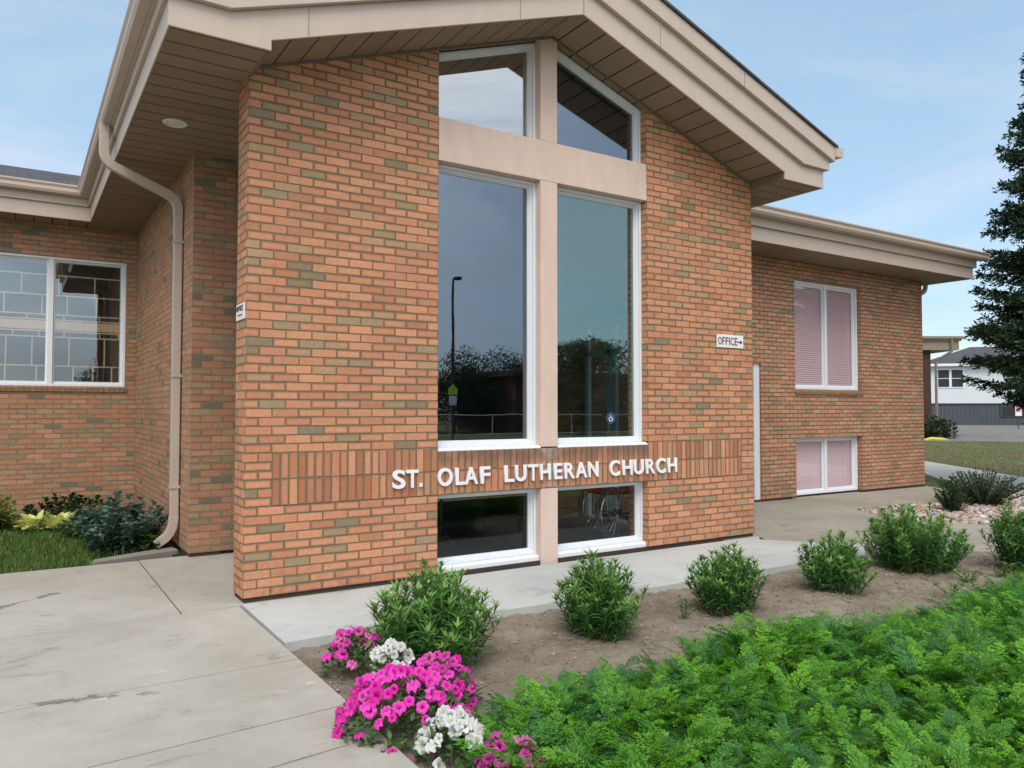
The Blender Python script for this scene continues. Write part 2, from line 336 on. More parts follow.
def thing(name, label, cat, loc=(0, 0, 0), group=None):
    o = bpy.data.objects.new(name, None); o.empty_display_size = .2; col.objects.link(o); o.location = loc
    bpy.context.view_layer.update(); return tag(o, label, cat, group)
def local(o, parent):           # parent without inverse: mesh is built around the thing's base
    o.parent = parent; o.matrix_parent_inverse = Matrix.Identity(4); return o

class NM:
    """big numpy meshes with a per-vertex tint"""
    def __init__(s): s.V = []; s.F = []; s.T = []; s.n = 0
    def add(s, V, F, T):
        V = np.asarray(V, float); F = np.asarray(F, int); T = np.asarray(T, float)
        if T.ndim == 1: T = np.tile(T, (len(V), 1))
        s.V.append(V); s.F.append(F + s.n); s.T.append(T); s.n += len(V)
    def build(s, name, mat, parent=None, smooth=False, loc=None):
        V = np.concatenate(s.V); T = np.concatenate(s.T); me = bpy.data.meshes.new(name)
        loops = np.concatenate([f.ravel() for f in s.F]); tot = np.concatenate([np.full(len(f), f.shape[1]) for f in s.F])
        st = np.concatenate([[0], np.cumsum(tot)[:-1]])
        me.vertices.add(len(V)); me.vertices.foreach_set('co', V.astype(np.float32).ravel())
        me.loops.add(len(loops)); me.loops.foreach_set('vertex_index', loops.astype(np.int32))
        me.polygons.add(len(tot)); me.polygons.foreach_set('loop_start', st.astype(np.int32)); me.polygons.foreach_set('loop_total', tot.astype(np.int32))
        if smooth: me.polygons.foreach_set('use_smooth', np.ones(len(tot), bool))
        at = me.color_attributes.new('tint', 'FLOAT_COLOR', 'POINT')
        at.data.foreach_set('color', np.concatenate([T, np.ones((len(T), 1))], 1).astype(np.float32).ravel())
        me.update(calc_edges=True); me.materials.append(mat)
        o = bpy.data.objects.new(name, me); col.objects.link(o)
        if parent is not None: local(o, parent)
        if loc is not None: o.location = loc
        return o
def rotm(yaw, pitch=0, roll=0):
    cy, sy = math.cos(yaw), math.sin(yaw); cp, sp = math.cos(pitch), math.sin(pitch); c_, s_ = math.cos(roll), math.sin(roll)
    return np.array([[cy, -sy, 0], [sy, cy, 0], [0, 0, 1]]) @ np.array([[cp, 0, sp], [0, 1, 0], [-sp, 0, cp]]) @ np.array([[1, 0, 0], [0, c_, -s_], [0, s_, c_]])

# ------------------------------------------------------------------ the ground
def struct(o): o['kind'] = 'structure'; return o
def inset(poly, d):
    k = len(poly); A = sum(poly[i][0] * poly[(i + 1) % k][1] - poly[(i + 1) % k][0] * poly[i][1] for i in range(k)); sg = 1 if A > 0 else -1
    out = []
    for i in range(k):
        p0, p1, p2 = (Vector(poly[i - 1]), Vector(poly[i]), Vector(poly[(i + 1) % k]))
        e1 = (p1 - p0).normalized(); e2 = (p2 - p1).normalized(); n1 = Vector((-e1.y, e1.x)) * sg; n2 = Vector((-e2.y, e2.x)) * sg
        b = (n1 + n2); b = b / max(b.dot(n1), .2); out.append(tuple(p1 + b * d))
    return out
def slab(mb, poly, z, th=.12, gap=.007): mb.prism(inset(poly, gap), z - th, z, 'z')
struct(MB().box(-600, 700, -600, 900, -.6, -.11).build('ground', lawn_m))

w = MB(); E0 = -.035
def q(*p): return list(p)
rows = [((-9, -.39), (E0, -.06)), ((-9, -1.60), (E0, -1.49)), ((-9, -2.90), (E0, -2.30)), ((-9, -3.75), (E0 - .01, -2.72)), ((-9, -5.2), (E0 - .02, -4.2)), ((-9, -6.7), (E0 - .03, -5.8)), ((-9, -8.3), (E0 - .03, -7.4))]
slab(w, [(-9, 2.22), (-.434, 2.22), (-.434, -.075), (-9, -.385)], -.03)
slab(w, [(-.434, 2.26), (1.7, 2.30), (1.7, -.03), (-.02, -.03), (-.434, -.07)], -.034)
for (a, b), (d, e) in zip(rows[:-1], rows[1:]): slab(w, [a, b, e, d], -.03)
struct(w.build('pavement', walk_m, bevel=.0025))
w = MB(); slab(w, [(-.02, -.045), (1.7, -.045), (5.72, -.045), (5.55, -.20), (6.2, -1.03), (5.66, -1.40), (4.7, -1.29), (3.3, -1.29), (1.8, -1.245), (.63, -1.13), (-.028, -1.155)], -.026, .16)
struct(w.build('path', new_m, bevel=.0025))
w = MB()
slab(w, [(5.60, -.22), (6.22, -1.02), (5.92, -1.33), (7.3, -2.13), (8.95, -1.30), (8.5, -.06), (8.83, .85), (8.83, 2.5), (5.0, 2.5), (5.0, .02), (5.72, -.03)], -.032, .14)
slab(w, [(7.3, -2.14), (8.95, -1.31), (11.3, -3.3), (9.6, -4.4)], -.032, .14)
slab(w, [(8.83, .86), (11.3, .80), (12.5, .95), (13.15, 2.1), (13.15, 2.5), (8.83, 2.5)], -.036, .14)
struct(w.build('forecourt', fore_m, bevel=.0025))
struct(MB().prism([(-9, -7.4), (-.05, -7.4), (-.05, 2.4), (-9, 2.4)], -.2, -.10, 'z').build('joint_bed', found_m))
# far footpath, car park
w = MB(); slab(w, [(13.2, .1), (16.0, .95), (20.7, 6.5), (30, 16), (27.3, 16), (18.2, 5.6), (14.2, 2.2), (12.4, .95)], -.05, .1); slab(w, [(13.2, .1), (16.0, .95), (17.0, -3.5), (12.5, -3.5)], -.05, .1)
struct(w.build('footpath', farwalk_m))
struct(MB().prism([(34.5, 15.4), (38.2, 11.2), (52, -12), (60, -20), (120, -10), (110, 60), (60, 55), (39, 30)], -.2, -.06, 'z').build('car_park', asphalt_m))

# soil bed as a displaced sheet
def height(x, y): return .012 * math.sin(3.1 * x + 1.7 * y) + .010 * math.sin(7.3 * x - 4.1 * y + 1) + .006 * math.sin(17 * x + 11 * y)
nx, ny = 260, 170; X0, X1, Y0, Y1 = -.05, 9.0, -7.2, -1.05
xs = np.linspace(X0, X1, nx); ys = np.linspace(Y0, Y1, ny); gx, gy = np.meshgrid(xs, ys)
gz = -.075 + .012 * np.sin(3.1 * gx + 1.7 * gy) + .008 * np.sin(7.3 * gx - 4.1 * gy + 1) + .005 * np.sin(17 * gx + 11 * gy) + rng.normal(0, .0045, gx.shape)
k = rng.normal(0, 1, (ny, nx)); k = (k + np.roll(k, 1, 0) + np.roll(k, 1, 1) + np.roll(k, -1, 0) + np.roll(k, -1, 1)) / 5; gz += .012 * k
V = np.stack([gx, gy, gz], -1).reshape(-1, 3); ii = np.arange(nx * ny).reshape(ny, nx)
F = np.stack([ii[:-1, :-1], ii[:-1, 1:], ii[1:, 1:], ii[1:, :-1]], -1).reshape(-1, 4)
a = NM(); a.add(V, F, (.3, .2, .15)); struct(a.build('soil', soil_m, smooth=True))
a = NM(); ico = bmesh.new(); bmesh.ops.create_icosphere(ico, subdivisions=1, radius=1); IV = np.array([v.co[:] for v in ico.verts]); IF = np.array([[v.index for v in f.verts] for f in ico.faces])
ico2 = bmesh.new(); bmesh.ops.create_icosphere(ico2, subdivisions=2, radius=1); IV2 = np.array([v.co[:] for v in ico2.verts]); IF2 = np.array([[v.index for v in f.verts] for f in ico2.faces])
for _ in range(7000):
    x = rng.uniform(0, 7.6); y = rng.uniform(-3.3, -1.3); r = rng.uniform(.002, .007) * (2.0 if rng.random() < .07 else 1)
    V = IV * (1 + rng.normal(0, .15, (len(IV), 1))) * r * np.array([1.2, 1, .7]); a.add(V @ rotm(rng.uniform(0, 6)).T + [x, y, -.07 + height(x, y)], IF, np.array([.29, .225, .165]) * rng.uniform(.55, 1.25))
tag(a.build('soil_clods', stone_m), 'small clods and crumbs of dry brown soil between the green plants', 'soil', kind='stuff')

a = NM()
for _ in range(420):
    x = rng.uniform(0, 7.4); y = rng.uniform(-3.1, -1.35); an = rng.uniform(0, 3.14); l = rng.uniform(.008, .045); w_ = rng.uniform(.001, .004) * (3 if l < .02 else 1); z = -.066 + height(x, y); d_ = np.array([math.cos(an), math.sin(an), rng.uniform(-.1, .2)]); n_ = np.array([-math.sin(an), math.cos(an), 0])
    p_ = np.array([x, y, z + .004]); a.add([p_ - d_ * l / 2, p_ + n_ * w_, p_ + d_ * l / 2, p_ - n_ * w_ + [0, 0, .002]], [[0, 1, 2, 3]], np.array([(.42, .33, .22), (.20, .13, .08), (.50, .45, .36), (.30, .22, .12)][rng.integers(4)]) * rng.uniform(.7, 1.2))
tag(a.build('leaf_litter', stone_m), 'scattered dry twigs and leaf scraps on the bare soil', 'litter', kind='stuff')
# lawn in the left corner
struct(MB().prism([(-9, 2.235), (-.83, 2.235), (-.80, 2.50), (0, 2.50), (0, 6.35), (-9, 6.35)], -.2, -.05, 'z').build('lawn', turf_m))
def blades(N, fx, hh, cols, wd=.004):
    P = np.array([fx() for _ in range(N)]); a = rng.uniform(0, 6.28, N); h = rng.uniform(*hh, N); ln = rng.uniform(.1, .6, N) * h
    dx, dy = np.cos(a), np.sin(a); W = wd * rng.uniform(.7, 1.4, N)
    b0 = P + np.stack([-dy * W, dx * W, 0 * W], -1); b1 = P - np.stack([-dy * W, dx * W, 0 * W], -1)
    md = P + np.stack([dx * ln * .4, dy * ln * .4, h * .6], -1); m0 = md + np.stack([-dy * W, dx * W, 0 * W], -1) * .7; tp = P + np.stack([dx * ln, dy * ln, h], -1)
    V = np.stack([b0, b1, tp, m0], 1).reshape(-1, 3); F = np.arange(4 * N).reshape(N, 4)
    T = np.array(cols)[rng.integers(0, len(cols), N)] * rng.uniform(.7, 1.3, (N, 1)); return V, F, np.repeat(T, 4, 0)
def in_lawn():
    while True:
        x, y = rng.uniform(-5.2, -.3), rng.uniform(2.24, 6.3)
        if not (x > -.84 and y < 2.7) and x + 1.45 > -(y + 5.96) * .22 - 1.2: return (x, y, -.05)
a = NM(); a.add(*blades(34000, in_lawn, (.03, .07), [(.09, .19, .025), (.12, .23, .035), (.07, .15, .025), (.20, .22, .09)]))
tag(a.build('grass', leaf_m), 'short green grass of the small lawn beside the left wing', 'grass', kind='stuff')
def in_far():
    while True:
        y = rng.uniform(-1, 17); x = rng.uniform(13, 40)
        if rng.random() < (16 / max(x, 16)) ** 1.2 and not (y > 1.2 and y > (x - 14.5) * 1.02 and y < (x - 12.2) * 1.1) : return (x, y, -.11)
a = NM(); a.add(*blades(30000, in_far, (.02, .06), [(.11, .13, .04), (.17, .14, .08), (.08, .11, .03), (.22, .18, .11)], .008))
tag(a.build('dry_grass', leaf_m), 'patchy drying grass beyond the building towards the car park', 'grass', kind='stuff')

tag(MB().prism([(-.825, 2.25), (-.03, 2.52), (-.06, 2.74), (-.80, 2.38)], -.12, -.005, 'z').build('edging_kerb', asphalt_line, bevel=.012), 'short weathered concrete kerb edging the corner bed beside the downspout', 'kerb')

# ------------------------------------------------------------------ the church
CH = thing('church_building', 'low brick church with a gabled entrance, tan fascia boards and tall tinted windows', 'building', (2.845, 0, 0))
S0, SL, PX = 4.04, .348, 2.845
def soff(x): return S0 + SL * (min(x, 5.69 - x) - .03)
T = .30
def piece(name, mb, mat, bevel=0, label=None, smooth=False, parent=None): return mb.build(name, mat, parent or CH, bevel, smooth, label)
# piers of the gabled front
piece('pier', MB().prism([(0, 0), (8 * 3 * c, 0), (8 * 3 * c, soff(1.626) + .03), (0, 4.03)], 0, T), brick, .004)
piece('pier', MB().prism([(60 * c, 0), (84 * c, 0), (84 * c, 4.03), (60 * c, soff(1.626) + .03)], 0, T), brick, .004)
XL, XR = 24 * c, 60 * c; ML, MR = 2.712, 2.908
# soldier courses: one band across the whole front
piece('soldier_band', MB().box(3 * c, XL, -.003, .05, 10 * c, 16 * c), brick_s, .002)
piece('soldier_band', MB().box(XR, 81 * c, -.003, .05, 10 * c, 16 * c), brick_s, .002)
piece('soldier_band', MB().box(XL, XR, -.003, .20, 10 * c, 15.55 * c), brick_sd, .002, label='brick band under the tall windows with water stained top course')
# mullion and beam
mull = MB(); mull.box(ML, MR, 0, .22, -.06, 10 * c - .004); mull.box(ML, MR, 0, .22, 16 * c - .02, 3.60); mull.prism([(ML, 3.985), (MR, 3.985), (MR, soff(MR) + .02), (PX, soff(PX) + .02), (ML, soff(ML) + .02)], 0, .22)
piece('mullion', mull, stucco_m, .005)
piece('beam', MB().box(XL + .002, XR - .002, -.002, .20, 3.60, 3.985), stucco_m, .005)

def window(outer, yf, parent=CH, fw=.040, fw2=.075, glass=glass_m, cuts=(), label=None, sill=None, depth=.09):
    """outer: polygon in XZ, clockwise or not; frame in two steps, one pane sheet"""
    f1 = inset(outer, fw); f2 = inset(outer, fw2); f3 = inset(outer, fw2 + .012)
    mb = MB(); mb.ring(outer, f1, yf, yf + depth + .02); mb.ring(inset(outer, fw - .001), f2, yf + .035, yf + depth)
    mb.ring(inset(outer, fw2 - .001), f3, yf + .055, yf + depth - .005)
    zs = [p[1] for p in outer]
    for cx in cuts:
        mb.box(cx - .032, cx + .032, yf + .004, yf + depth - .002, min(zs) + fw - .001, max(zs) - fw + .001)
        mb.box(cx - .052, cx + .052, yf + .037, yf + depth - .004, min(zs) + fw2 - .001, max(zs) - fw2 + .001)
    o = mb.build('window', white_m, parent, .003, label=label)
    g = MB().prism(inset(outer, fw2 + .005), yf + depth - .022, yf + depth - .016).build('pane', glass, o)
    if sill:
        x0, x1, z0, z1, y0, y1 = sill; MB().prism([(y0, z0), (y1, z0), (y1, z1), (y0 + .03, z1 - .005), (y0, z1 - .022)], x0, x1, 'x').build('sill', white_m, o, .004)
    return o
YF = .085
FW = dict(fw=.026, fw2=.044)
window([(XL + .002, 1.082), (ML, 1.082), (ML, 3.597), (XL + .002, 3.597)], YF, sill=(XL + .002, ML - .001, 1.052, 1.084, -.004, .12), **FW)
window([(MR, 1.082), (XR - .002, 1.082), (XR - .002, 3.597), (MR, 3.597)], YF, sill=(MR + .001, XR - .002, 1.052, 1.084, -.004, .12), glass=glass_t, **FW)
window([(XL + .002, 3.988), (ML, 3.988), (ML, soff(ML) - .012), (XL + .002, soff(XL) - .012)], YF, glass=glass_u, **FW)
window([(MR, 3.988), (XR - .002, 3.988), (XR - .002, soff(XR) - .012), (MR, soff(MR) - .012)], YF, **FW)
window([(XL + .002, .055), (ML, .055), (ML, 10 * c - .003), (XL + .002, 10 * c - .003)], YF, glass=glass_d, fw=.020, fw2=.036, sill=(XL + .002, ML - .001, -.03, .058, .03, .2))
window([(MR, .055), (XR - .002, .055), (XR - .002, 10 * c - .003), (MR, 10 * c - .003)], YF, glass=glass_d, fw=.020, fw2=.036, sill=(MR + .001, XR - .002, -.03, .058, .03, .2))
# foundation strip
piece('foundation', MB().box(.012, 84 * c - .012, .014, T, -.2, .001), found_m)

# wing and rear walls behind the front
YB = 2.15; WY = 6.35
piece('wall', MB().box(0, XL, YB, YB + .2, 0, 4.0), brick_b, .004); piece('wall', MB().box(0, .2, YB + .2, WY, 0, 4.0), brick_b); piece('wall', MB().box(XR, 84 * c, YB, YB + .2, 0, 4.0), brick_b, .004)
WY = 6.35
def wall_open(x0, x1, y0, y1, z0, z1, ops):
    mb = MB(); xs_ = sorted({x0, x1, *[o[0] for o in ops], *[o[1] for o in ops]})
    for a_, b_ in zip(xs_[:-1], xs_[1:]):
        z = z0
        for o in sorted([o for o in ops if o[0] <= a_ and o[1] >= b_], key=lambda o: o[2]):
            if o[2] > z: mb.box(a_, b_, y0, y1, z, o[2])
            z = o[3]
        mb.box(a_, b_, y0, y1, z, z1)
    return mb
LW = (-2.0, -.135, 1.735, 3.53)
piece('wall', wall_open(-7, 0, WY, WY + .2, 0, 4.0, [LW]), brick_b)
piece('foundation', MB().box(.01, .3, YB + .012, YB + .1, -.2, .001).box(.012, .1, YB + .02, 6.4, -.2, .001).box(-7, 0, WY + .01, WY + .1, -.2, .001), found_m)
piece('brick_sill', MB().prism([(WY - .025, 1.665), (WY + .12, 1.665), (WY + .12, 1.737), (WY - .025, 1.727)], -2.02, -.115, 'x'), brick_mat('rowlock sill brick', soldier=True, stops=[(0, BRN), (.4, OLV), (.7, OL2)]), .003)
lw = window([(LW[0], 1.738), (LW[1] - .003, 1.738), (LW[1] - .003, 3.527), (LW[0], 3.527)], WY + .02, fw=.035, fw2=.06, cuts=(-1.07,), glass=glass_l, depth=.07, label='wide two pane window with a pale lattice behind the glass')
lat = MB(); yl = WY + .082; random.seed(3)
zrows = [1.80, 2.02, 2.42, 2.50, 2.66, 2.73, 3.00, 3.28]
for z in zrows: lat.box(-2.0, -.14, yl, yl + .012, z - .009, z + .009)
for i, (z0, z1) in enumerate(zip(zrows[:-1] + [1.70], zrows[1:] + [1.80])):
    x = -1.98 + random.uniform(.05, .25)
    while x < -.16:
        lat.box(x - .008, x + .008, yl + .001, yl + .011, z0 + .0095, z1 - .0095); x += random.choice([.24, .30, .36, .44])
lat.box(-2.0, -.14, yl - .004, yl + .008, 2.52, 2.64)
lat.build('lattice', wood_m, lw)

# right annex
AX1 = 13.10
ops = [(7.50, 8.46, 0, 2.15), (9.30, 11.13, 1.755, 3.575), (9.30, 11.125, -.01, .955)]
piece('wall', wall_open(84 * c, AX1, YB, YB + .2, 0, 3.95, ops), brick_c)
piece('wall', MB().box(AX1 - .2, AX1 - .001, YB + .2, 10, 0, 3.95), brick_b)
piece('foundation', MB().box(84 * c, 9.2, YB + .015, YB + .1, -.2, .001).box(11.1, AX1 - .012, YB + .015, YB + .1, -.2, .001).box(AX1 - .1, AX1 - .012, YB, 10, -.2, .001), found_m)
piece('brick_sill', MB().prism([(YB - .03, 1.672), (YB + .09, 1.672), (YB + .09, 1.757), (YB - .03, 1.744)], 9.29, 11.14, 'x'), bpy.data.materials['rowlock sill brick'], .003)
def annex_window(z0, z1, yf, label):
    o = window([(9.302, z0), (11.124, z0), (11.124, z1), (9.302, z1)], yf, fw=.04, fw2=.068, cuts=(10.23,), glass=glass_c, label=label, depth=.08)
    for a_, b_ in ((9.38, 10.19), (10.27, 11.05)):
        bl = MB(); z = z1 - .09
        while z > z0 + .08:
            bl.prism([(yf + .078, z - .016), (yf + .079, z - .0168), (yf + .103, z + .0152), (yf + .102, z + .016)], a_, b_, 'x'); z -= .036
        for xx in (a_ + .22, b_ - .22): bl.box(xx - .003, xx + .003, yf + .0755, yf + .0765, z0 + .08, z1 - .08)
        bl.box(a_, b_, yf + .106, yf + .11, z0 + .06, z1 - .06)
        bl.build('blind', blind_m, o)
annex_window(1.758, 3.572, YB + .07, 'upper two pane window of the annex with lowered pink blinds')
annex_window(.0, .952, YB + .10, 'low two pane window of the annex with lowered pink blinds')
d = MB(); d.box(8.33, 8.458, YB + .035, YB + .15, -.01, 2.148); d.box(7.502, 8.33, YB + .045, YB + .15, 2.06, 2.148); d.box(7.502, 7.57, YB + .06, YB + .15, -.01, 2.06)
df = d.build('door_frame', door_m, CH, .004)
dd = MB().box(7.575, 8.325, YB + .075, YB + .12, .01, 2.055).build('door', door_m, CH, .003)
for z in (.25, 1.05, 1.85): MB().box(8.31, 8.345, YB + .05, YB + .074, z - .055, z + .055).build('hinge', steel_m, dd)
piece('control_joint', MB().box(11.124, 11.130, YB - .002, YB + .01, .955, 1.67), bronze_m)

# rooms behind the glass
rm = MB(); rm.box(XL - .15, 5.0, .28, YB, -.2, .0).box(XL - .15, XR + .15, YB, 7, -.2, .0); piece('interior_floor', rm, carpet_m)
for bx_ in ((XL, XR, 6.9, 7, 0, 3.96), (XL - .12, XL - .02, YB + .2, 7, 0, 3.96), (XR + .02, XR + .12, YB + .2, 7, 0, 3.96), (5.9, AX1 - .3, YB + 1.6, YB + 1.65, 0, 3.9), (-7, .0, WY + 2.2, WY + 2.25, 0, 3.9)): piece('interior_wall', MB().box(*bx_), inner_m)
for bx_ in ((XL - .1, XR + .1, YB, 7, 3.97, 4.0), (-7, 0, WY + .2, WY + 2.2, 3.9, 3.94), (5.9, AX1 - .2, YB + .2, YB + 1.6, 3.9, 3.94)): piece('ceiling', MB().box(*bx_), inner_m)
# glazed sides of the vestibule with white doors
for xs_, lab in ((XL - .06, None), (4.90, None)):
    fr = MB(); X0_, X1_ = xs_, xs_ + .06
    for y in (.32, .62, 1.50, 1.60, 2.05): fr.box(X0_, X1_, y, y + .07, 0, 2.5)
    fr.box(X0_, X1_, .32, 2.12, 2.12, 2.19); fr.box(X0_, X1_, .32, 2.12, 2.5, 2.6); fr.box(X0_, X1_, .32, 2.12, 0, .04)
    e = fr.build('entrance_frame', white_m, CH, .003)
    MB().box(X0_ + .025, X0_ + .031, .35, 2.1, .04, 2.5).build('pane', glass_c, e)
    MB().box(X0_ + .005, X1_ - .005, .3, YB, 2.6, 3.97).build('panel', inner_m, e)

# soffits
for bx_ in ((-.63, .028, -.478, WY), (5.665, 6.32, -.478, YB + .02), (.028, XL - .06, T, YB), (4.96, 5.665, T, YB)): piece('soffit', MB().box(*bx_, 3.970, 3.99), sof_y)
ss = MB()
for sgn in (1, -1):
    X = lambda x: PX - sgn * (PX - x)
    ss.prism([(X(.02), soff(.02)), (X(PX), soff(PX)), (X(PX), soff(PX) + .02), (X(.02), soff(.02) + .02)], -.478, YB)
piece('soffit', ss, sof_x)
piece('soffit_trim', MB().box(.012, .032, -.48, -.001, 3.966, 4.05).box(5.658, 5.678, -.48, -.001, 3.966, 4.05)
      .prism([(.03, soff(.03) - .022), (PX, soff(PX) - .022), (PX, soff(PX)), (.03, soff(.03))], -.02, -.003).prism([(5.66, soff(.03) - .022), (PX, soff(PX) - .022), (PX, soff(PX)), (5.66, soff(.03))], -.02, -.003), paint('soffit trim', (.16, .125, .095), .6), .002)
piece('soffit', MB().box(-7, -.63, 5.87, WY, 3.970, 3.99), sof_x); piece('soffit', MB().box(6.33, 13.58, 1.47, YB, 3.87, 3.89), sof_x); piece('soffit', MB().box(AX1, 13.58, YB, 9, 3.87, 3.89), sof_x)

# stepped fascia of the gable
def mir(pts): return [(5.69 - x, z) for x, z in pts]
l1 = [(-.645, 3.965), (.034, 3.965), (.034, 4.04), (PX, 5.02), (PX, 5.245), (-.25, 4.17), (-.645, 4.17)]
l2 = [(-.70, 4.171), (-.25, 4.171), (PX, 5.246), (PX, 5.49), (-.70, 4.283)]
l3 = [(-.745, 4.268), (PX, 5.491), (PX, 5.66), (-.745, 4.437)]
for pts, y0 in ((l1, -.50), (l2, -.545), (l3, -.59)):
    piece('fascia', MB().prism(pts, y0, -.479), fascia_m, .004); piece('fascia', MB().prism(mir(pts), y0, -.479), fascia_m, .004)
for xx_, zz_, y_ in ((.30, soff(.30) + .001, -.502), (2.15, soff(2.15) + .001, -.502), (PX, 5.022, -.502), (3.75, soff(3.75) + .225, -.547), (1.2, soff(1.2) + .225, -.547), (4.9, soff(4.9) + .47, -.592)):
    piece('seam', MB().box(xx_ - .0015, xx_ + .0015, y_, y_ + .003, zz_ + .004, zz_ + .21), bronze_m)
# eave fascia, left side and left wing (inner corner), right side
for x0, z0, z1 in ((-.645, 3.965, 4.155), (-.675, 4.156, 4.255), (-.70, 4.256, 4.39)):
    o_ = (-.645 - x0)
    piece('fascia', MB().box(x0, -.632, -.478, 5.87 - o_, z0, z1).box(-7, x0, 5.87 - o_ - .002, 5.895, z0, z1), fascia_m, .004)
for x0, z0, z1 in ((-.65, 3.965, 4.17), (-.70, 4.171, 4.27), (-.745, 4.271, 4.437)): piece('fascia', MB().box(5.69 + .632, 5.69 - x0, -.478, 1.9, z0, z1), fascia_m, .004)
GP = [(0, 0), (.045, 0), (.10, .0), (.125, .035), (.125, .075), (.15, .105), (.15, .125), (.14, .125), (.14, .108), (.115, .08), (.115, .04), (.095, .01), (.01, .01), (.01, .125), (0, .125)]
def gutter(mb, along, a0, a1, face, z, sgn):
    if along == 'y': mb.prism([(face + sgn * p, z + q_) for p, q_ in GP], a0, a1, 'y')
    else: mb.prism([(face + sgn * p, z + q_) for p, q_ in GP], a0, a1, 'x')
g = MB(); gutter(g, 'y', -.60, 5.71, -.701, 4.268, -.72)
piece('gutter', g, fascia_m, .002)
g = MB(); gutter(g, 'x', -7, -.705, 5.812, 4.268, -.72); piece('gutter', g, fascia_m, .002)
g = MB(); gutter(g, 'y', -.60, 1.5, 5.69 + .746, 4.325, 1); g.box(6.437, 6.575, -.603, -.599, 4.335, 4.44); piece('gutter', g, fascia_m, .002)
# annex fascia
for y0, z0, z1, xe in ((1.45, 3.865, 4.07, 13.60), (1.405, 4.071, 4.20, 13.65)):
    piece('fascia', MB().box(6.46, xe, y0, 1.472, z0, z1).box(13.582, xe, 1.472, 9.5, z0, z1), fascia_m, .004)
piece('fascia', MB().box(6.46, 13.68, 1.375, 1.47, 4.201, 4.31).box(13.582, 13.70, 1.47, 9.5, 4.201, 4.31), fascia_m, .004)
g = MB(); gutter(g, 'x', 6.6, 13.78, 1.374, 4.205, -1); g.box(13.777, 13.781, 1.24, 1.37, 4.21, 4.32); piece('gutter', g, fascia_m, .002)
# roofs
rf = MB(); z0 = 4.437
for sgn in (1, -1):
    X = lambda x: PX - sgn * (PX - x)
    e0, ze = (-.715, 4.40) if sgn == 1 else (-.775, z0 - .006)
    rf.prism([(X(e0), ze), (X(PX), 5.664), (X(PX), 5.69), (X(e0), ze + .022)], -.615, 8.6)
piece('roof', rf, shingle_m)
rf = MB().prism([(5.79, 4.385), (8.3, 5.19), (8.3, 5.22), (5.79, 4.408)], -8, -.2, 'x'); piece('roof', rf, shingle_m)
rf = MB().prism([(1.35, 4.315), (9.5, 4.8), (9.5, 4.83), (1.35, 4.335)], 6.0, 13.72, 'x'); piece('roof', rf, shingle_m)

# downspout: outlet, swan neck, long leg, kick-out shoe
ds = thing('downspout', 'tan square downspout crossing under the eave and running down the left wing wall', 'downspout', (-.07, 2.6, 0))
DY = 2.66
def rect_tube(pts, name='pipe'): return MB().tube(pts, 0, rect=(.042, .034) if name == 'pipe' else (.0455, .0375)).build(name, down_m, ds, .008)
def arc(p0, p1, p2, n=5):
    return [tuple((Vector(p0).lerp(Vector(p1), t)).lerp(Vector(p1).lerp(Vector(p2), t), t)) for t in [i / n for i in range(n + 1)]]
rect_tube([(-.752, DY, 4.275), (-.752, DY, 4.02)] + arc((-.752, DY, 4.0), (-.752, DY, 3.90), (-.66, DY, 3.855)) + [(-.20, DY, 3.67)] + arc((-.18, DY, 3.662), (-.065, DY, 3.62), (-.058, DY, 3.50)) + [(-.058, DY, 3.42)], 'elbow')
rect_tube([(-.057, DY, 3.47), (-.057, DY, .28)])
rect_tube(arc((-.057, DY, .32), (-.057, DY, .14), (-.16, DY, .08)) + [(-.23, DY, .035)], 'shoe')
for z in (3.15, 1.75, .6): MB().box(-.104, -.002, DY - .046, DY + .046, z, z + .028).build('strap', down_m, ds, .002)
sl = thing('soffit_light', 'round white recessed light in the left soffit', 'light', (-.30, 1.37, 3.968))
MB().lathe([(.105, 0), (.105, -.006), (.095, -.012), (.078, -.012), (.074, -.006)], -.30, 1.37, 32, 3.969).build('trim', sign_white, sl, smooth=False)
MB().lathe([(.074, -.004), (.06, -.009), (.02, -.012)], -.30, 1.37, 32, 3.969).build('lens', white_m, sl, smooth=True)
ad = thing('downspout', 'short bent downspout elbow tucked under the far end of the annex eave', 'downspout', (13.0, 2.6, 3.4))
MB().tube([(13.40, 2.24, 3.88)] + arc((13.40, 2.24, 3.84), (13.40, 2.24, 3.72), (13.28, 2.24, 3.68)) + arc((13.26, 2.24, 3.672), (13.15, 2.24, 3.64), (13.145, 2.24, 3.5)) + [(13.145, 2.24, .1)], 0, rect=(.036, .03)).build('elbow', down_m, ad, .006)

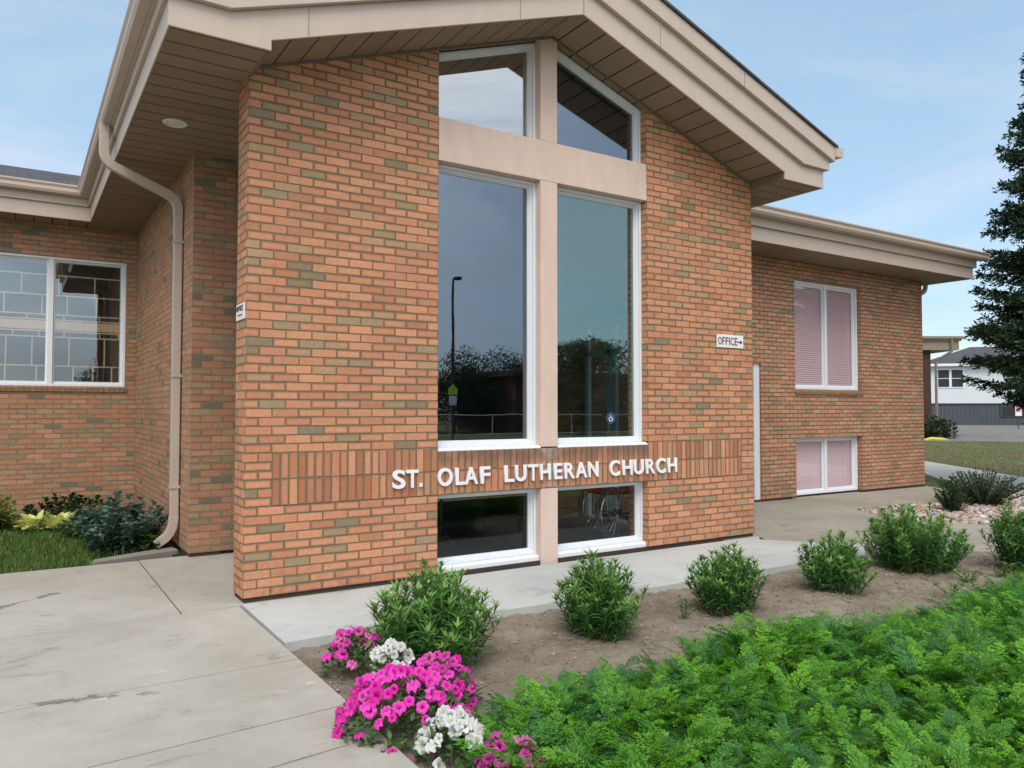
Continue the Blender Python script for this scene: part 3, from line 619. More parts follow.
# ------------------------------------------------------------------ lettering and signs
def text_mesh(txt, size, off, extr):
    cu = bpy.data.curves.new('t', 'FONT'); cu.body = txt; cu.size = size; cu.offset = off; cu.extrude = extr; cu.resolution_u = 6
    o = bpy.data.objects.new('t', cu); col.objects.link(o); dg = bpy.context.evaluated_depsgraph_get(); bpy.context.view_layer.update()
    me = bpy.data.meshes.new_from_object(o.evaluated_get(dg)); bpy.data.objects.remove(o); bpy.data.curves.remove(cu); return me
def letter(ch, x0, x1, z0, z1, y, th, mat, parent, name='letter', off=.05, face='y'):
    me = text_mesh(ch, 1, off, .5); V = np.array([v.co[:] for v in me.vertices]); lo, hi = V.min(0), V.max(0)
    out = np.empty_like(V); uu = x0 + (V[:, 0] - lo[0]) / (hi[0] - lo[0]) * (x1 - x0); vv = z0 + (V[:, 1] - lo[1]) / (hi[1] - lo[1]) * (z1 - z0); dd_ = y + (.5 - (V[:, 2] - lo[2]) / (hi[2] - lo[2])) * th
    if face == 'y': out[:, 0], out[:, 1], out[:, 2] = uu, dd_, vv
    else: out[:, 1], out[:, 0], out[:, 2] = uu, dd_, vv
    for v, p in zip(me.vertices, out): v.co = p
    me.materials.clear(); me.materials.append(mat); me.name = name
    bm = bmesh.new(); bm.from_mesh(me); bmesh.ops.recalc_face_normals(bm, faces=bm.faces); bm.to_mesh(me); bm.free()
    o = bpy.data.objects.new(name, me); col.objects.link(o); par(o, parent); return o
LT = thing('sign_lettering', 'white raised capital letters spelling the church name across the soldier brick band', 'sign', (2.8, -.02, .76))
for ch, a_, b_ in [('S', 1.195, 1.31), ('T', 1.318, 1.43), ('.', 1.441, 1.468), ('O', 1.617, 1.758), ('L', 1.788, 1.885), ('A', 1.879, 2.014), ('F', 2.039, 2.142), ('L', 2.294, 2.399), ('U', 2.412, 2.532), ('T', 2.549, 2.665), ('H', 2.689, 2.807), ('E', 2.848, 2.945), ('R', 2.970, 3.092), ('A', 3.103, 3.243), ('N', 3.260, 3.385), ('C', 3.531, 3.662), ('H', 3.697, 3.828), ('U', 3.85, 3.98), ('R', 4.012, 4.139), ('C', 4.158, 4.289), ('H', 4.321, 4.451)]:
    if ch == '.': MB().box(a_, b_, -.028, -.008, .760, .792).build('letter', letter_m, LT, .002)
    else: letter(ch, a_, b_, .757 if ch not in 'SCO' else .754, .908 if ch not in 'SCO' else .911, -.018, .020, letter_m, LT, off=.022)
SG = thing('office_sign', 'small white sign reading OFFICE with an arrow pointing right, on the right pier', 'sign', (5.31, 0, 2.11))
MB().box(5.092, 5.524, -.008, -.001, 2.112, 2.257).build('board', sign_white, SG, .003)
xx = 5.112
for ch, wd in zip('OFFICE', (.052, .042, .042, .012, .052, .044)):
    letter(ch, xx, xx + wd, 2.142, 2.228, -.010, .003, sign_dark, SG, off=.004); xx += wd + .013
MB().box(5.425, 5.475, -.0115, -.0085, 2.175, 2.187).prism([(5.47, 2.160), (5.508, 2.181), (5.47, 2.202)], -.0115, -.0085).build('arrow', sign_dark, SG)
SG2 = thing('office_sign', 'small white sign reading OFFICE on the narrow left side of the left pier', 'sign', (0, .15, 2.11))
MB().box(-.008, -.001, .02, .28, 2.105, 2.232).build('board', sign_white, SG2, .003)
yy = .262
for ch, wd in zip('OFFICE', (.034, .028, .028, .008, .034, .028)):
    letter(ch, yy, yy - wd, 2.175, 2.215, -.010, .003, sign_dark, SG2, off=.004, face='x'); yy -= wd + .008
MB().box(-.0115, -.0085, .09, .22, 2.140, 2.147).build('arrow', sign_dark, SG2)
st = MB().lathe([(.058, 0), (.058, .002)], 0, 0, 28); vv = [(3.66 + x, .112 + z, 1.33 + y) for x, y, z in st.v]; st.v = vv
sk = thing('window_sticker', 'round blue access sticker low on the tall right window glass', 'sticker', (3.66, .11, 1.27))
st.build('disc', paint('dark blue sticker', (.03, .07, .14), .5), sk)
MB().tube([(3.66 + .022 * math.cos(t) - .004, .110, 1.322 + .022 * math.sin(t)) for t in [R(a_) for a_ in range(140, 400, 20)]], .004, 6).tube([(3.655, .110, 1.36), (3.655, .110, 1.335), (3.675, .110, 1.335), (3.684, .110, 1.312)], .004, 6).build('symbol', sign_white, sk)

# ------------------------------------------------------------------ things seen through the glass
def wheelchair():
    t = thing('wheelchair', 'folded wheelchair with a red seat standing inside behind the low right window', 'wheelchair', (4.1, .9, 0))
    for yw in (.50, 1.00):
        cx, cz = 4.08 + (yw - .50) * .3, .305
        ring_ = [(cx + .295 * math.cos(2 * math.pi * i / 40), yw, cz + .295 * math.sin(2 * math.pi * i / 40)) for i in range(40)]
        wb = MB().tube(ring_, .016, 8, closed=True).build('wheel', rubber_m, t, smooth=True)
        rim = MB().tube([(cx + .262 * math.cos(2 * math.pi * i / 40), yw - .03, cz + .262 * math.sin(2 * math.pi * i / 40)) for i in range(40)], .008, 6, closed=True)
        for i in range(24):
            a_ = 2 * math.pi * i / 24; rim.tube([(cx, yw, cz), (cx + .285 * math.cos(a_), yw, cz + .285 * math.sin(a_))], .0018, 4)
        rim.tube([(cx, yw - .04, cz), (cx, yw + .04, cz)], .028, 12); rim.build('rim', steel_m, wb)
    MB().tube([(3.93, 0.57, .92), (3.98, 0.57, .5), (3.98, 0.57, .28), (4.43, 0.57, .20), (4.53, 0.57, .08)], .012, 8).tube([(4.03, 0.92, .92), (4.08, 0.92, .5), (4.08, 0.92, .28), (4.53, 0.92, .20), (4.63, 0.92, .08)], .012, 8).tube([(3.98, 0.57, .68), (4.38, 0.57, .68), (4.41, 0.57, .22)], .012, 8).tube([(4.08, 0.92, .68), (4.48, 0.92, .68), (4.50, 0.92, .22)], .012, 8).build('chair_frame', steel_m, t)
    MB().prism([(.57, .48), (.92, .48), (.92, .50), (.57, .50)], 3.98, 4.40, 'x').build('seat', red_m, t, .004)
    MB().prism([(3.95, .50), (3.98, .50), (3.94, .90), (3.91, .90)], .57, .93).build('backrest', red_m, t, .004)
wheelchair()
def music_stand(x, y, label):
    t = thing('music_stand', label, 'stand', (x, y, 0))
    MB().tube([(x, y, .22), (x, y, .95)], .014, 8).build('pole', black_m, t)
    for a_ in (200, 320, 80): MB().tube([(x, y, .24), (x + .26 * math.cos(R(a_)), y + .26 * math.sin(R(a_)), .01)], .011, 6).build('leg', black_m, t)
    MB().prism([(y - .06, .93), (y - .05, .93), (y + .10, 1.18), (y + .09, 1.19)], x - .24, x + .24, 'x').build('desk', black_m, t)
music_stand(2.05, .75, 'black tripod music stand inside behind the low left window')
tb = thing('display_table', 'low table under a dark green cloth inside the left window', 'table', (2.4, 1.5, 0))
MB().prism([(1.7, .9), (3.2, .9), (3.2, 1.8), (1.7, 1.8)], .50, .53, 'z').build('tabletop', wood_m, tb, .004)
MB().ring([(1.68, .28), (3.22, .28), (3.22, .545), (1.68, .545)], [(1.70, .27), (3.20, .27), (3.20, .531), (1.70, .531)], .88, 1.82).build('cloth', green_m, tb)
for x, y in ((1.78, .98), (3.12, .98), (1.78, 1.72), (3.12, 1.72)): MB().tube([(x, y, .5), (x, y, 0)], .016, 6).build('leg', black_m, tb)

# ------------------------------------------------------------------ plants
def frond(L, npin, nleaf, curl, wid=.40):
    V = []; F = []; W = []
    def diamond(p, d, n, l, w_, k):
        s_ = np.cross(d, n); s_ /= np.linalg.norm(s_) + 1e-9; b = len(V)
        V.extend([p, p + d * l * .45 + s_ * w_, p + d * l, p + d * l * .45 - s_ * w_]); F.append((b, b + 1, b + 2, b + 3)); W.extend([k] * 4)
    def P(t): return np.array([L * (.20 * t + curl * t * t), 0, L * (1.0 * t - .55 * curl * t * t)])
    def Tn(t): e = P(t + .02) - P(t - .02); return e / np.linalg.norm(e)
    side = np.array([0, 1., 0])
    for i in range(6):
        t0, t1 = i / 6, (i + 1) / 6; b = len(V); w_ = .0016
        V.extend([P(t0) + side * w_, P(t0) - side * w_, P(t1) - side * w_, P(t1) + side * w_]); F.append((b, b + 1, b + 2, b + 3)); W.extend([.9] * 4)
    for i in range(npin):
        t = .34 + .62 * i / (npin - 1); p0 = P(t); tg = Tn(t); nn = np.cross(tg, side); nn /= np.linalg.norm(nn)
        lp = L * wid * (1 - .72 * (i / (npin - 1)) ** 1.1) * rng.uniform(.8, 1.15) * (.75 if i == 0 else 1)
        for sg in (1, -1):
            a_ = R(rng.uniform(38, 58)); d0 = side * sg * math.cos(a_) + tg * math.sin(a_); d0 = d0 + nn * rng.uniform(-.25, .12); d0 /= np.linalg.norm(d0)
            for j in range(nleaf):
                s_ = (j + 1) / nleaf; pp = p0 + d0 * lp * s_ * .92 - nn * (.22 * lp * s_ * s_)
                ll = L * .060 * (1.15 - .55 * s_) * rng.uniform(.7, 1.5)
                for sg2 in (1, -1):
                    e = d0 * .75 + np.cross(d0, nn) * sg2 * .8 + nn * rng.uniform(-.35, .35); e /= np.linalg.norm(e); diamond(pp, e, nn + rng.normal(0, .35, 3), ll, ll * .185, .9 + .25 * s_)
            diamond(p0 + d0 * lp * .9 - nn * .2 * lp, d0, nn, L * .07, L * .013, 1.2); b = len(V); e_ = tg * .0012
            V.extend([p0 + e_, p0 - e_, p0 + d0 * lp * .9 - nn * .2 * lp, p0 + d0 * lp * .9 - nn * .2 * lp + e_]); F.append((b, b + 1, b + 2, b + 3)); W.extend([.85] * 4)
    diamond(P(.98), Tn(.98), np.array([1., 0, .3]), L * .1, L * .018, 1.25)
    return np.array(V), np.array(F), np.array(W)[:, None]
near_t = [frond(1, 11, 6, cu, w_) for cu, w_ in ((.5, .30), (.65, .34), (.85, .31), (.4, .28), (.75, .36), (.6, .33))]
far_t = [frond(1, 9, 4, cu, .32) for cu in (.45, .6, .8, .55)]
edge = [(-.3, -3.55), (.02, -3.42), (.22, -3.16), (.45, -2.86), (.80, -2.80), (1.10, -2.96), (1.60, -2.95), (2.36, -2.76), (3.1, -2.86), (3.85, -3.02), (4.7, -3.02), (5.5, -2.88), (6.5, -2.78), (8.0, -3.2)]
def edge_y(x): return np.interp(x, [e[0] for e in edge], [e[1] for e in edge]) + .13 * min(max(x - .2, 0), 1)
fern = NM(); YG = np.array([.14, .36, .018]); MG = np.array([.046, .172, .018]); BG = np.array([.034, .122, .028])
def px(x, y, z):
    d_ = Vector((x, y, z)) - CAM; return 512 + 771 * d_.dot(r_) / d_.dot(f_), 384 - 771 * d_.dot(u_) / d_.dot(f_), d_.dot(f_)
y = -5.9; npl = 0
while y < -2.5:
    x = .05
    while x < 8.2:
        X_ = x + rng.uniform(-.06, .06); Y_ = y + rng.uniform(-.06, .06); x += .108
        if Y_ > edge_y(X_) + rng.uniform(-.06, .05): continue
        a_, b_, dd_ = px(X_, Y_, .15)
        if dd_ < .9 or a_ < 380 or a_ > 1250 or b_ > 1000: continue
        if X_ < .24 and Y_ < -3.0: continue
        npl += 1; lod = far_t if dd_ > 4.6 else near_t
        ph = .5 + .5 * math.sin(X_ * 2.3 + 1.3 * math.sin(Y_ * 2.9)) * math.cos(Y_ * 2.1 + X_); hs = rng.uniform(.14, .24) * (.78 + .48 * ph)
        if Y_ > edge_y(X_) - .14: hs *= .82
        yellow = rng.random() ** 2.2
        for k in range(rng.integers(9, 13)):
            V, F, W = lod[rng.integers(len(lod))]; s_ = hs * rng.uniform(.65, 1.25); inner = k < 4
            Rm = rotm(rng.uniform(0, 6.283), rng.uniform(-.25, .15) if inner else rng.uniform(.1, .75), rng.uniform(-.3, .3))
            V2 = (V * s_) @ Rm.T + [X_ + rng.uniform(-.02, .02), Y_ + rng.uniform(-.02, .02), -.075]
            mixv = np.clip(yellow * .75 + (.25 if inner else -.1) + rng.uniform(-.2, .2), 0, 1)
            tcol = MG * (1 - mixv) + YG * mixv if rng.random() > .18 else BG * rng.uniform(.9, 1.4)
            hz = np.clip((V2[:, 2:3] + .05) / .25, 0, 1)
            fern.add(V2, F, tcol * W * 1.02)
    y += .098
print('fern plants', npl, 'verts', fern.n)
tag(fern.build('feathery_ground_cover', fern_m), 'dense bed of bright green feathery foliage in the foreground', 'plants', kind='stuff')

def leaf_strip(L, W, droop, fold=.25):
    ts = np.array([0, .28, .62, 1.0]); wd = np.array([.25, 1.0, .75, .04]) * W; V = []
    for t, w_ in zip(ts, wd):
        xx_ = L * t * (1 - .15 * droop * t); zz = L * (.28 * t - droop * t * t * .6)
        V += [(xx_, w_, zz + w_ * fold), (xx_, 0, zz), (xx_, -w_, zz + w_ * fold)]
    F = []
    for i in range(3):
        b = 3 * i; F += [(b, b + 1, b + 4, b + 3), (b + 1, b + 2, b + 5, b + 4)]
    return np.array(V), np.array(F)
def leafy_bush(name, label, loc, W, H, nst, L=.085, LW_=.0085, c0=(.07, .16, .035), c1=(.17, .27, .05), group=None, cat='plant', lean=1.0, per=.0135, droop=.5, tips=True, seed=0, spread=.16, upb=.15):
    rs = np.random.default_rng(seed + 100); t = thing(name, label, cat, loc, group); lv = NM(); sb = MB()
    c0 = np.array(c0); c1 = np.array(c1)
    for i in range(nst):
        a_ = rs.uniform(0, 6.283); rr = math.sqrt(rs.random()); bx, by = spread * W * rr * math.cos(a_), spread * W * rr * math.sin(a_)
        h = H * (1.0 - .45 * rr ** 2) * rs.uniform(.66, 1.08); tx, ty = W * .5 * rr * math.cos(a_) * lean, W * .5 * rr * math.sin(a_) * lean
        def SP(s_): return np.array([bx + (tx - bx) * s_ ** 1.35, by + (ty - by) * s_ ** 1.35, h * (s_ - .08 * rr * s_ ** 2)])
        sb.tube([SP(v) for v in (0, .35, .7, 1)], [.0035, .003, .0025, .0015], 4)
        n = int(h / per); az = rs.uniform(0, 6.28); tintb = rs.uniform(.75, 1.25)
        for k in range(int(n * .12), n + 6):
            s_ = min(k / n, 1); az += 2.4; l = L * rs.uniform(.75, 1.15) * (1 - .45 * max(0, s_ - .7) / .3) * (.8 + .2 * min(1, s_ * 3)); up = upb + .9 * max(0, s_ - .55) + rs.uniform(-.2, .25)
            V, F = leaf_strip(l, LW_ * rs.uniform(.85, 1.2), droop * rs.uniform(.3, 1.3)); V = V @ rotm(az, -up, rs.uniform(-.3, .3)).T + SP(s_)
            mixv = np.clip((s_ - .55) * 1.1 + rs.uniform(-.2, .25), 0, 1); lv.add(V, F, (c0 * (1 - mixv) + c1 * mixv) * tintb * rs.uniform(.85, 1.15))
    lv.build('foliage', leaf_m, t, smooth=True); o = sb.build('stems', stem_m, None); local(o, t); return t
LG = 'leafy lily-like plants in a row along the soil bed'
for i, (x, y, W, H, ns, lab) in enumerate([
    (.63, -1.90, .72, .55, 62, 'tallest leafy green plant, right behind the pink and white petunias'),
    (1.83, -1.95, .56, .50, 50, 'rounded leafy green plant in front of the mullion between the low windows'),
    (3.03, -1.97, .54, .47, 44, 'upright leafy green plant on bare soil in front of the right brick pier'),
    (4.28, -2.00, .60, .43, 44, 'low leafy green plant beside the pale concrete tip, smallest of the row'),
    (5.64, -1.90, .92, .58, 72, 'widest leafy green plant standing in front of the pebble bed'),
    (6.50, -2.45, .62, .62, 46, 'leafy green plant cut by the right edge of the picture')]):
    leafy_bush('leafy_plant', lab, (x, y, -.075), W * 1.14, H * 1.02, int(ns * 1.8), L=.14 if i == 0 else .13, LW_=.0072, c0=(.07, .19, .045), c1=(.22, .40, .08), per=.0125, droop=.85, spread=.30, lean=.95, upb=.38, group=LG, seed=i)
leafy_bush('seedling', 'tiny pale green seedling alone on the bare soil', (2.30, -1.75, -.07), .10, .07, 4, L=.05, LW_=.006, c0=(.16, .26, .05), seed=20)
leafy_bush('seedling', 'small dark weed tuft on the soil between the second and third leafy plants', (2.05, -2.5, -.07), .20, .07, 9, L=.05, LW_=.005, seed=21)
leafy_bush('seedling', 'pale weed sprouting at the foot of the third leafy plant', (2.62, -1.93, -.07), .14, .11, 6, L=.05, LW_=.006, c0=(.10, .18, .06), seed=22)
for i, (x, y) in enumerate([(5.5, -2.45), (6.0, -2.5), (6.35, -2.75), (4.9, -2.62)]):
    leafy_bush('seedling', 'low green weed at the edge of the feathery bed', (x, y, -.07), .28, .12, 12, L=.06, LW_=.006, c0=(.10, .20, .04), seed=30 + i, group='low weeds at the feathery bed edge')
# left corner bed
leafy_bush('shrub', 'dense dusty blue green shrub in the corner beside the downspout', (-.50, 3.05, -.05), .98, .60, 90, L=.12, LW_=.020, c0=(.06, .12, .09), c1=(.19, .28, .22), per=.020, droop=.8, cat='shrub', seed=40, spread=.3)
leafy_bush('shrub', 'low dark green leafy plant at the foot of the blue green shrub', (-.30, 2.85, -.05), .50, .20, 26, L=.12, LW_=.022, c0=(.03, .09, .02), c1=(.08, .16, .03), per=.020, cat='shrub', seed=41, spread=.3)
leafy_bush('shrub', 'yellow green bushy plant at the left edge beneath the window', (-1.62, 5.25, -.05), .80, .46, 46, L=.12, LW_=.018, c0=(.17, .24, .04), c1=(.42, .46, .09), per=.018, droop=.8, cat='shrub', seed=42, spread=.25)
leafy_bush('shrub', 'small grey green plant between the yellow hosta and the blue green shrub', (-.80, 4.1, -.05), .50, .27, 36, L=.10, LW_=.012, c0=(.05, .11, .05), c1=(.12, .19, .09), per=.018, cat='shrub', seed=43, spread=.25)
leafy_bush('shrub', 'dark green plant against the wall behind the yellow hosta', (-.85, 5.5, -.05), 1.1, .38, 50, L=.12, LW_=.02, c0=(.018, .045, .014), c1=(.03, .08, .02), per=.02, cat='shrub', seed=44, spread=.4)
def hosta(label, x, y, sd_):
    t = thing('hosta', label, 'plant', (x, y, -.05)); lv = NM(); rs = np.random.default_rng(sd_)
    for i in range(46):
        a_ = i * 2.4; V, F = leaf_strip(rs.uniform(.13, .19), .050, rs.uniform(.4, 1.2), .3); up = 1.15 - .9 * i / 46; V = V @ rotm(a_, -up, rs.uniform(-.3, .3)).T + [.09 * math.cos(a_), .09 * math.sin(a_), .06 + .06 * (1 - i / 34)]
        lv.add(V, F, np.array([.72, .74, .26]) * rs.uniform(.75, 1.15) if rs.random() > .25 else np.array([.22, .33, .08]))
    lv.build('leaves', leaf_m, t, smooth=True)
hosta('pale yellow broad leaved hosta nearest the blue green shrub', -1.0, 4.75, 5)
hosta('pale yellow broad leaved hosta beside the yellow green plant at the left edge', -1.24, 4.85, 6)
# shrubs on the pebbles
leafy_bush('shrub', 'wide dark green spreading shrub at the back of the pebble bed', (11.15, .18, -.06), 1.30, .56, 190, L=.055, LW_=.012, c0=(.035, .06, .03), c1=(.10, .14, .075), per=.014, cat='shrub', seed=50, spread=.16, lean=1.05)
leafy_bush('shrub', 'small dark shrub at the left end of the pebble bed', (9.95, -.02, -.06), .52, .50, 52, L=.055, LW_=.013, c0=(.03, .06, .025), c1=(.08, .13, .06), per=.013, cat='shrub', seed=51, spread=.2)
leafy_bush('shrub', 'bushy green shrub behind the annex beside the car park', (38.9, 16.0, -.08), 2.3, 1.15, 90, L=.24, LW_=.06, c0=(.03, .055, .02), c1=(.12, .15, .07), per=.06, cat='shrub', seed=52, spread=.5)
tag(MB().tube([(35.8, 14.8, -.05), (36.3, 14.75, .0), (36.7, 14.4, -.03), (37.1, 14.35, -.06)], [.05, .09, .08, .04], 8).build('parking_stop', yellow_m, smooth=True), 'yellow painted kerb stop at the edge of the car park by the shrub', 'kerb')
# pebbles
pb = NM(); rs = np.random.default_rng(8); poly = [(8.83, .84), (11.3, .79), (12.5, .93), (14.1, 2.0), (13.2, .1), (12.5, -3.4), (11.4, -3.2), (8.95, -1.30), (8.5, -.06)]
def inside(x, y, P):
    r = False; j = len(P) - 1
    for i in range(len(P)):
        if (P[i][1] > y) != (P[j][1] > y) and x < (P[j][0] - P[i][0]) * (y - P[i][1]) / (P[j][1] - P[i][1]) + P[i][0]: r = not r
        j = i
    return r
PC = [(.36, .30, .25), (.43, .34, .27), (.50, .46, .42), (.22, .18, .155), (.38, .27, .20), (.28, .28, .28), (.50, .39, .31)]
n = 0
while n < 3600:
    x, y = rs.uniform(8.4, 14.2), rs.uniform(-3.4, 2.1)
    if not inside(x, y, poly): continue
    n += 1; r = rs.uniform(.018, .045); V = IV2 * np.array([1.25, .95, .62]) * r * rs.uniform(.8, 1.2, (1, 3)); ph = rs.uniform(0, 6, 3); V *= 1 + .10 * np.sin(V / r * 2 + ph)
    pb.add(V @ rotm(rs.uniform(0, 6), rs.uniform(-.3, .3)).T + [x, y, -.075 + r * .45 + rs.uniform(0, .02)], IF2, np.array(PC[rs.integers(len(PC))]) * rs.uniform(.75, 1.2))
tag(pb.build('pebbles', stone_m, smooth=True), 'bed of rounded tan and grey river pebbles in front of the annex', 'pebbles', kind='stuff')
struct(MB().prism(poly, -.15, -.068, 'z').build('pebble_bed', soil_m))

# petunias
def flower_mesh(cin, cout, seed):
    rs = np.random.default_rng(seed); nm = NM(); N = 30; rings = [(0.0, -.024), (.14, -.015), (.34, -.004), (.70, .005), (1.0, -.001)]; V = []; Tt = []
    ph = rs.uniform(0, 6)
    for k, (rr, z) in enumerate(rings):
        for j in range(N):
            a_ = 2 * math.pi * j / N; lob = 1 - .17 * abs(math.cos(2.5 * a_ + ph)) ** 6 * (rr ** 2); ruff = .0055 * math.sin(7 * a_ + ph) * rr * rr
            r = .0335 * rr * lob * (1 + rs.normal(0, .015)); V.append((r * math.cos(a_), r * math.sin(a_), z + ruff - .006 * (rr > .9)))
            vein = 1 - .18 * (abs(math.sin(5 * a_ + ph)) < .25); t_ = min(1, rr * 1.8); Tt.append((np.array(cin) * (1 - t_) + np.array(cout) * t_) * vein)
    F = [(k * N + j, k * N + (j + 1) % N, (k + 1) * N + (j + 1) % N, (k + 1) * N + j) for k in range(len(rings) - 1) for j in range(N)]
    nm.add(V, F, Tt); o = nm.build('flower', petal_m, smooth=True); me = o.data; bpy.data.objects.remove(o); return me
MAG = [flower_mesh((.42, .01, .22), cc, i) for i, cc in enumerate([(.86, .06, .52), (.80, .045, .44), (.90, .10, .60)])]
LIL = [flower_mesh((.25, .01, .14), cc, i + 5) for i, cc in enumerate([(.62, .07, .36), (.80, .20, .52)])]
WHT = [flower_mesh((.55, .60, .30), cc, i + 9) for i, cc in enumerate([(.72, .73, .74), (.77, .77, .75)])]
def petunia(label, x, y, rx, ry, h, nf, meshes, seed, green=(.06, .13, .03)):
    rs = np.random.default_rng(seed); t = thing('petunia', label, 'flowers', (x, y, -.07), 'petunias at the corner of the bed'); lv = NM(); sb = MB()
    for i in range(int(650 * rx * ry / .08)):
        a_ = rs.uniform(0, 6.283); rr = math.sqrt(rs.random()); z = h * (1 - rr ** 2) ** .6 * rs.uniform(.15, .97); V, F = leaf_strip(rs.uniform(.035, .06), .011, rs.uniform(0, 1), .2)
        lv.add(V @ rotm(rs.uniform(0, 6.28), rs.uniform(-.9, .2), 0).T + [rx * rr * math.cos(a_), ry * rr * math.sin(a_), z + .01], F, np.array(green) * rs.uniform(.7, 1.6))
    for i in range(14):
        a_ = rs.uniform(0, 6.283); rr = rs.random(); sb.tube([(0.03 * math.cos(a_), .03 * math.sin(a_), 0), (rx * rr * .6 * math.cos(a_), ry * rr * .6 * math.sin(a_), h * .55), (rx * rr * math.cos(a_), ry * rr * math.sin(a_), h * (1 - rr ** 2) ** .6 * .9)], .002, 4)
    lv.build('foliage', leaf_m, t, smooth=True); local(sb.build('stems', stem_m), t)
    pts = []; tries = 0
    while len(pts) < nf and tries < 6000:
        tries += 1; a_ = rs.uniform(0, 6.283); rr = math.sqrt(rs.random()) * 1.04; p = Vector((rx * rr * math.cos(a_), ry * rr * math.sin(a_), h * max(0, 1 - rr ** 2) ** .55 + .015 + rs.uniform(-.02, .025)))
        if all((p - q_).length > .028 for q_ in pts): pts.append(p)
    for p in pts:
        o = bpy.data.objects.new('flower', meshes[rs.integers(len(meshes))]); col.objects.link(o); local(o, t); o.location = p
        nrm = Vector((p.x / rx ** 2 * .05, p.y / ry ** 2 * .05, .55)).normalized(); tocam = Vector((-.5, -.75, .45)); dr = (nrm * .9 + tocam * .6 + Vector(rs.normal(0, .48, 3))).normalized()
        o.rotation_euler = dr.to_track_quat('Z', 'Y').to_euler(); s_ = rs.uniform(.68, 1.15); o.scale = (s_ * rs.uniform(.8, 1), s_, s_ * rs.uniform(.8, 1.9))
petunia('small dusky pink petunia clump nearest the brick wall', .20, -1.74, .18, .17, .21, 36, LIL + MAG[:1], 1)
petunia('small pure white petunia clump between the two pink ones', .25, -2.12, .13, .12, .23, 28, WHT, 2)
petunia('largest petunia mound, covered with bright magenta flowers', .07, -2.66, .31, .29, .25, 100, MAG, 3)
petunia('magenta petunia trailing towards the leafy plant', .37, -2.47, .20, .18, .22, 40, MAG + LIL, 6)
petunia('larger white petunia clump at the bottom of the flower group', .12, -3.06, .14, .19, .17, 38, WHT, 4)
petunia('sparse pink petunia at the bottom edge beside the feathery foliage', .21, -3.36, .17, .14, .17, 24, LIL, 5, (.12, .20, .03))

# ------------------------------------------------------------------ trees
def leafy_tree(x, y, h, w_, label, group=None, n=2600, tint=(.025, .05, .018), name='broadleaf_tree', seed=0):
    rs = np.random.default_rng(seed + 500); t = thing(name, label, 'tree', (x, y, -.1), group); mb = MB()
    mb.tube([(0, 0, 0), (.05, 0, h * .3), (0, .1, h * .55), (.1, 0, h * .85)], [.035 * h, .028 * h, .018 * h, .006 * h], 8)
    cl = []
    for i in range(22):
        a_ = rs.uniform(0, 6.28); rr = rs.uniform(.1, .46) * w_; z = h * rs.uniform(.18, .86); cl.append((rr * math.cos(a_), rr * math.sin(a_), z, rs.uniform(.12, .22) * w_))
        mb.tube([(0, 0, h * .3 + .2 * i / 16 * h), (rr * .5 * math.cos(a_), rr * .5 * math.sin(a_), z * .85), (rr * math.cos(a_), rr * math.sin(a_), z)], [.012 * h, .007 * h, .002 * h], 5)
    local(mb.build('trunk', bark_m), t); nm = NM(); N = n; k = rs.integers(0, len(cl), N); C_ = np.array(cl)
    D = rs.normal(0, 1, (N, 3)); D /= np.linalg.norm(D, axis=1)[:, None]; Pp = C_[k, :3] + D * (C_[k, 3] * rs.uniform(.5, 1.15, N))[:, None] * [1, 1, .8]
    A = rs.normal(0, 1, (N, 3)); A /= np.linalg.norm(A, axis=1)[:, None]; B = np.cross(A, rs.normal(0, 1, (N, 3))); B /= np.linalg.norm(B, axis=1)[:, None]; sz = rs.uniform(.07, .16, N)[:, None] * (h / 8)
    V = np.stack([Pp - A * sz, Pp + B * sz * .5, Pp + A * sz, Pp - B * sz * .5], 1).reshape(-1, 3)
    nm.add(V * 1.0, np.arange(4 * N).reshape(N, 4), np.repeat(np.array(tint) * rs.uniform(.6, 1.5, (N, 1)), 4, 0)); nm.build('crown', leaf_m, t)
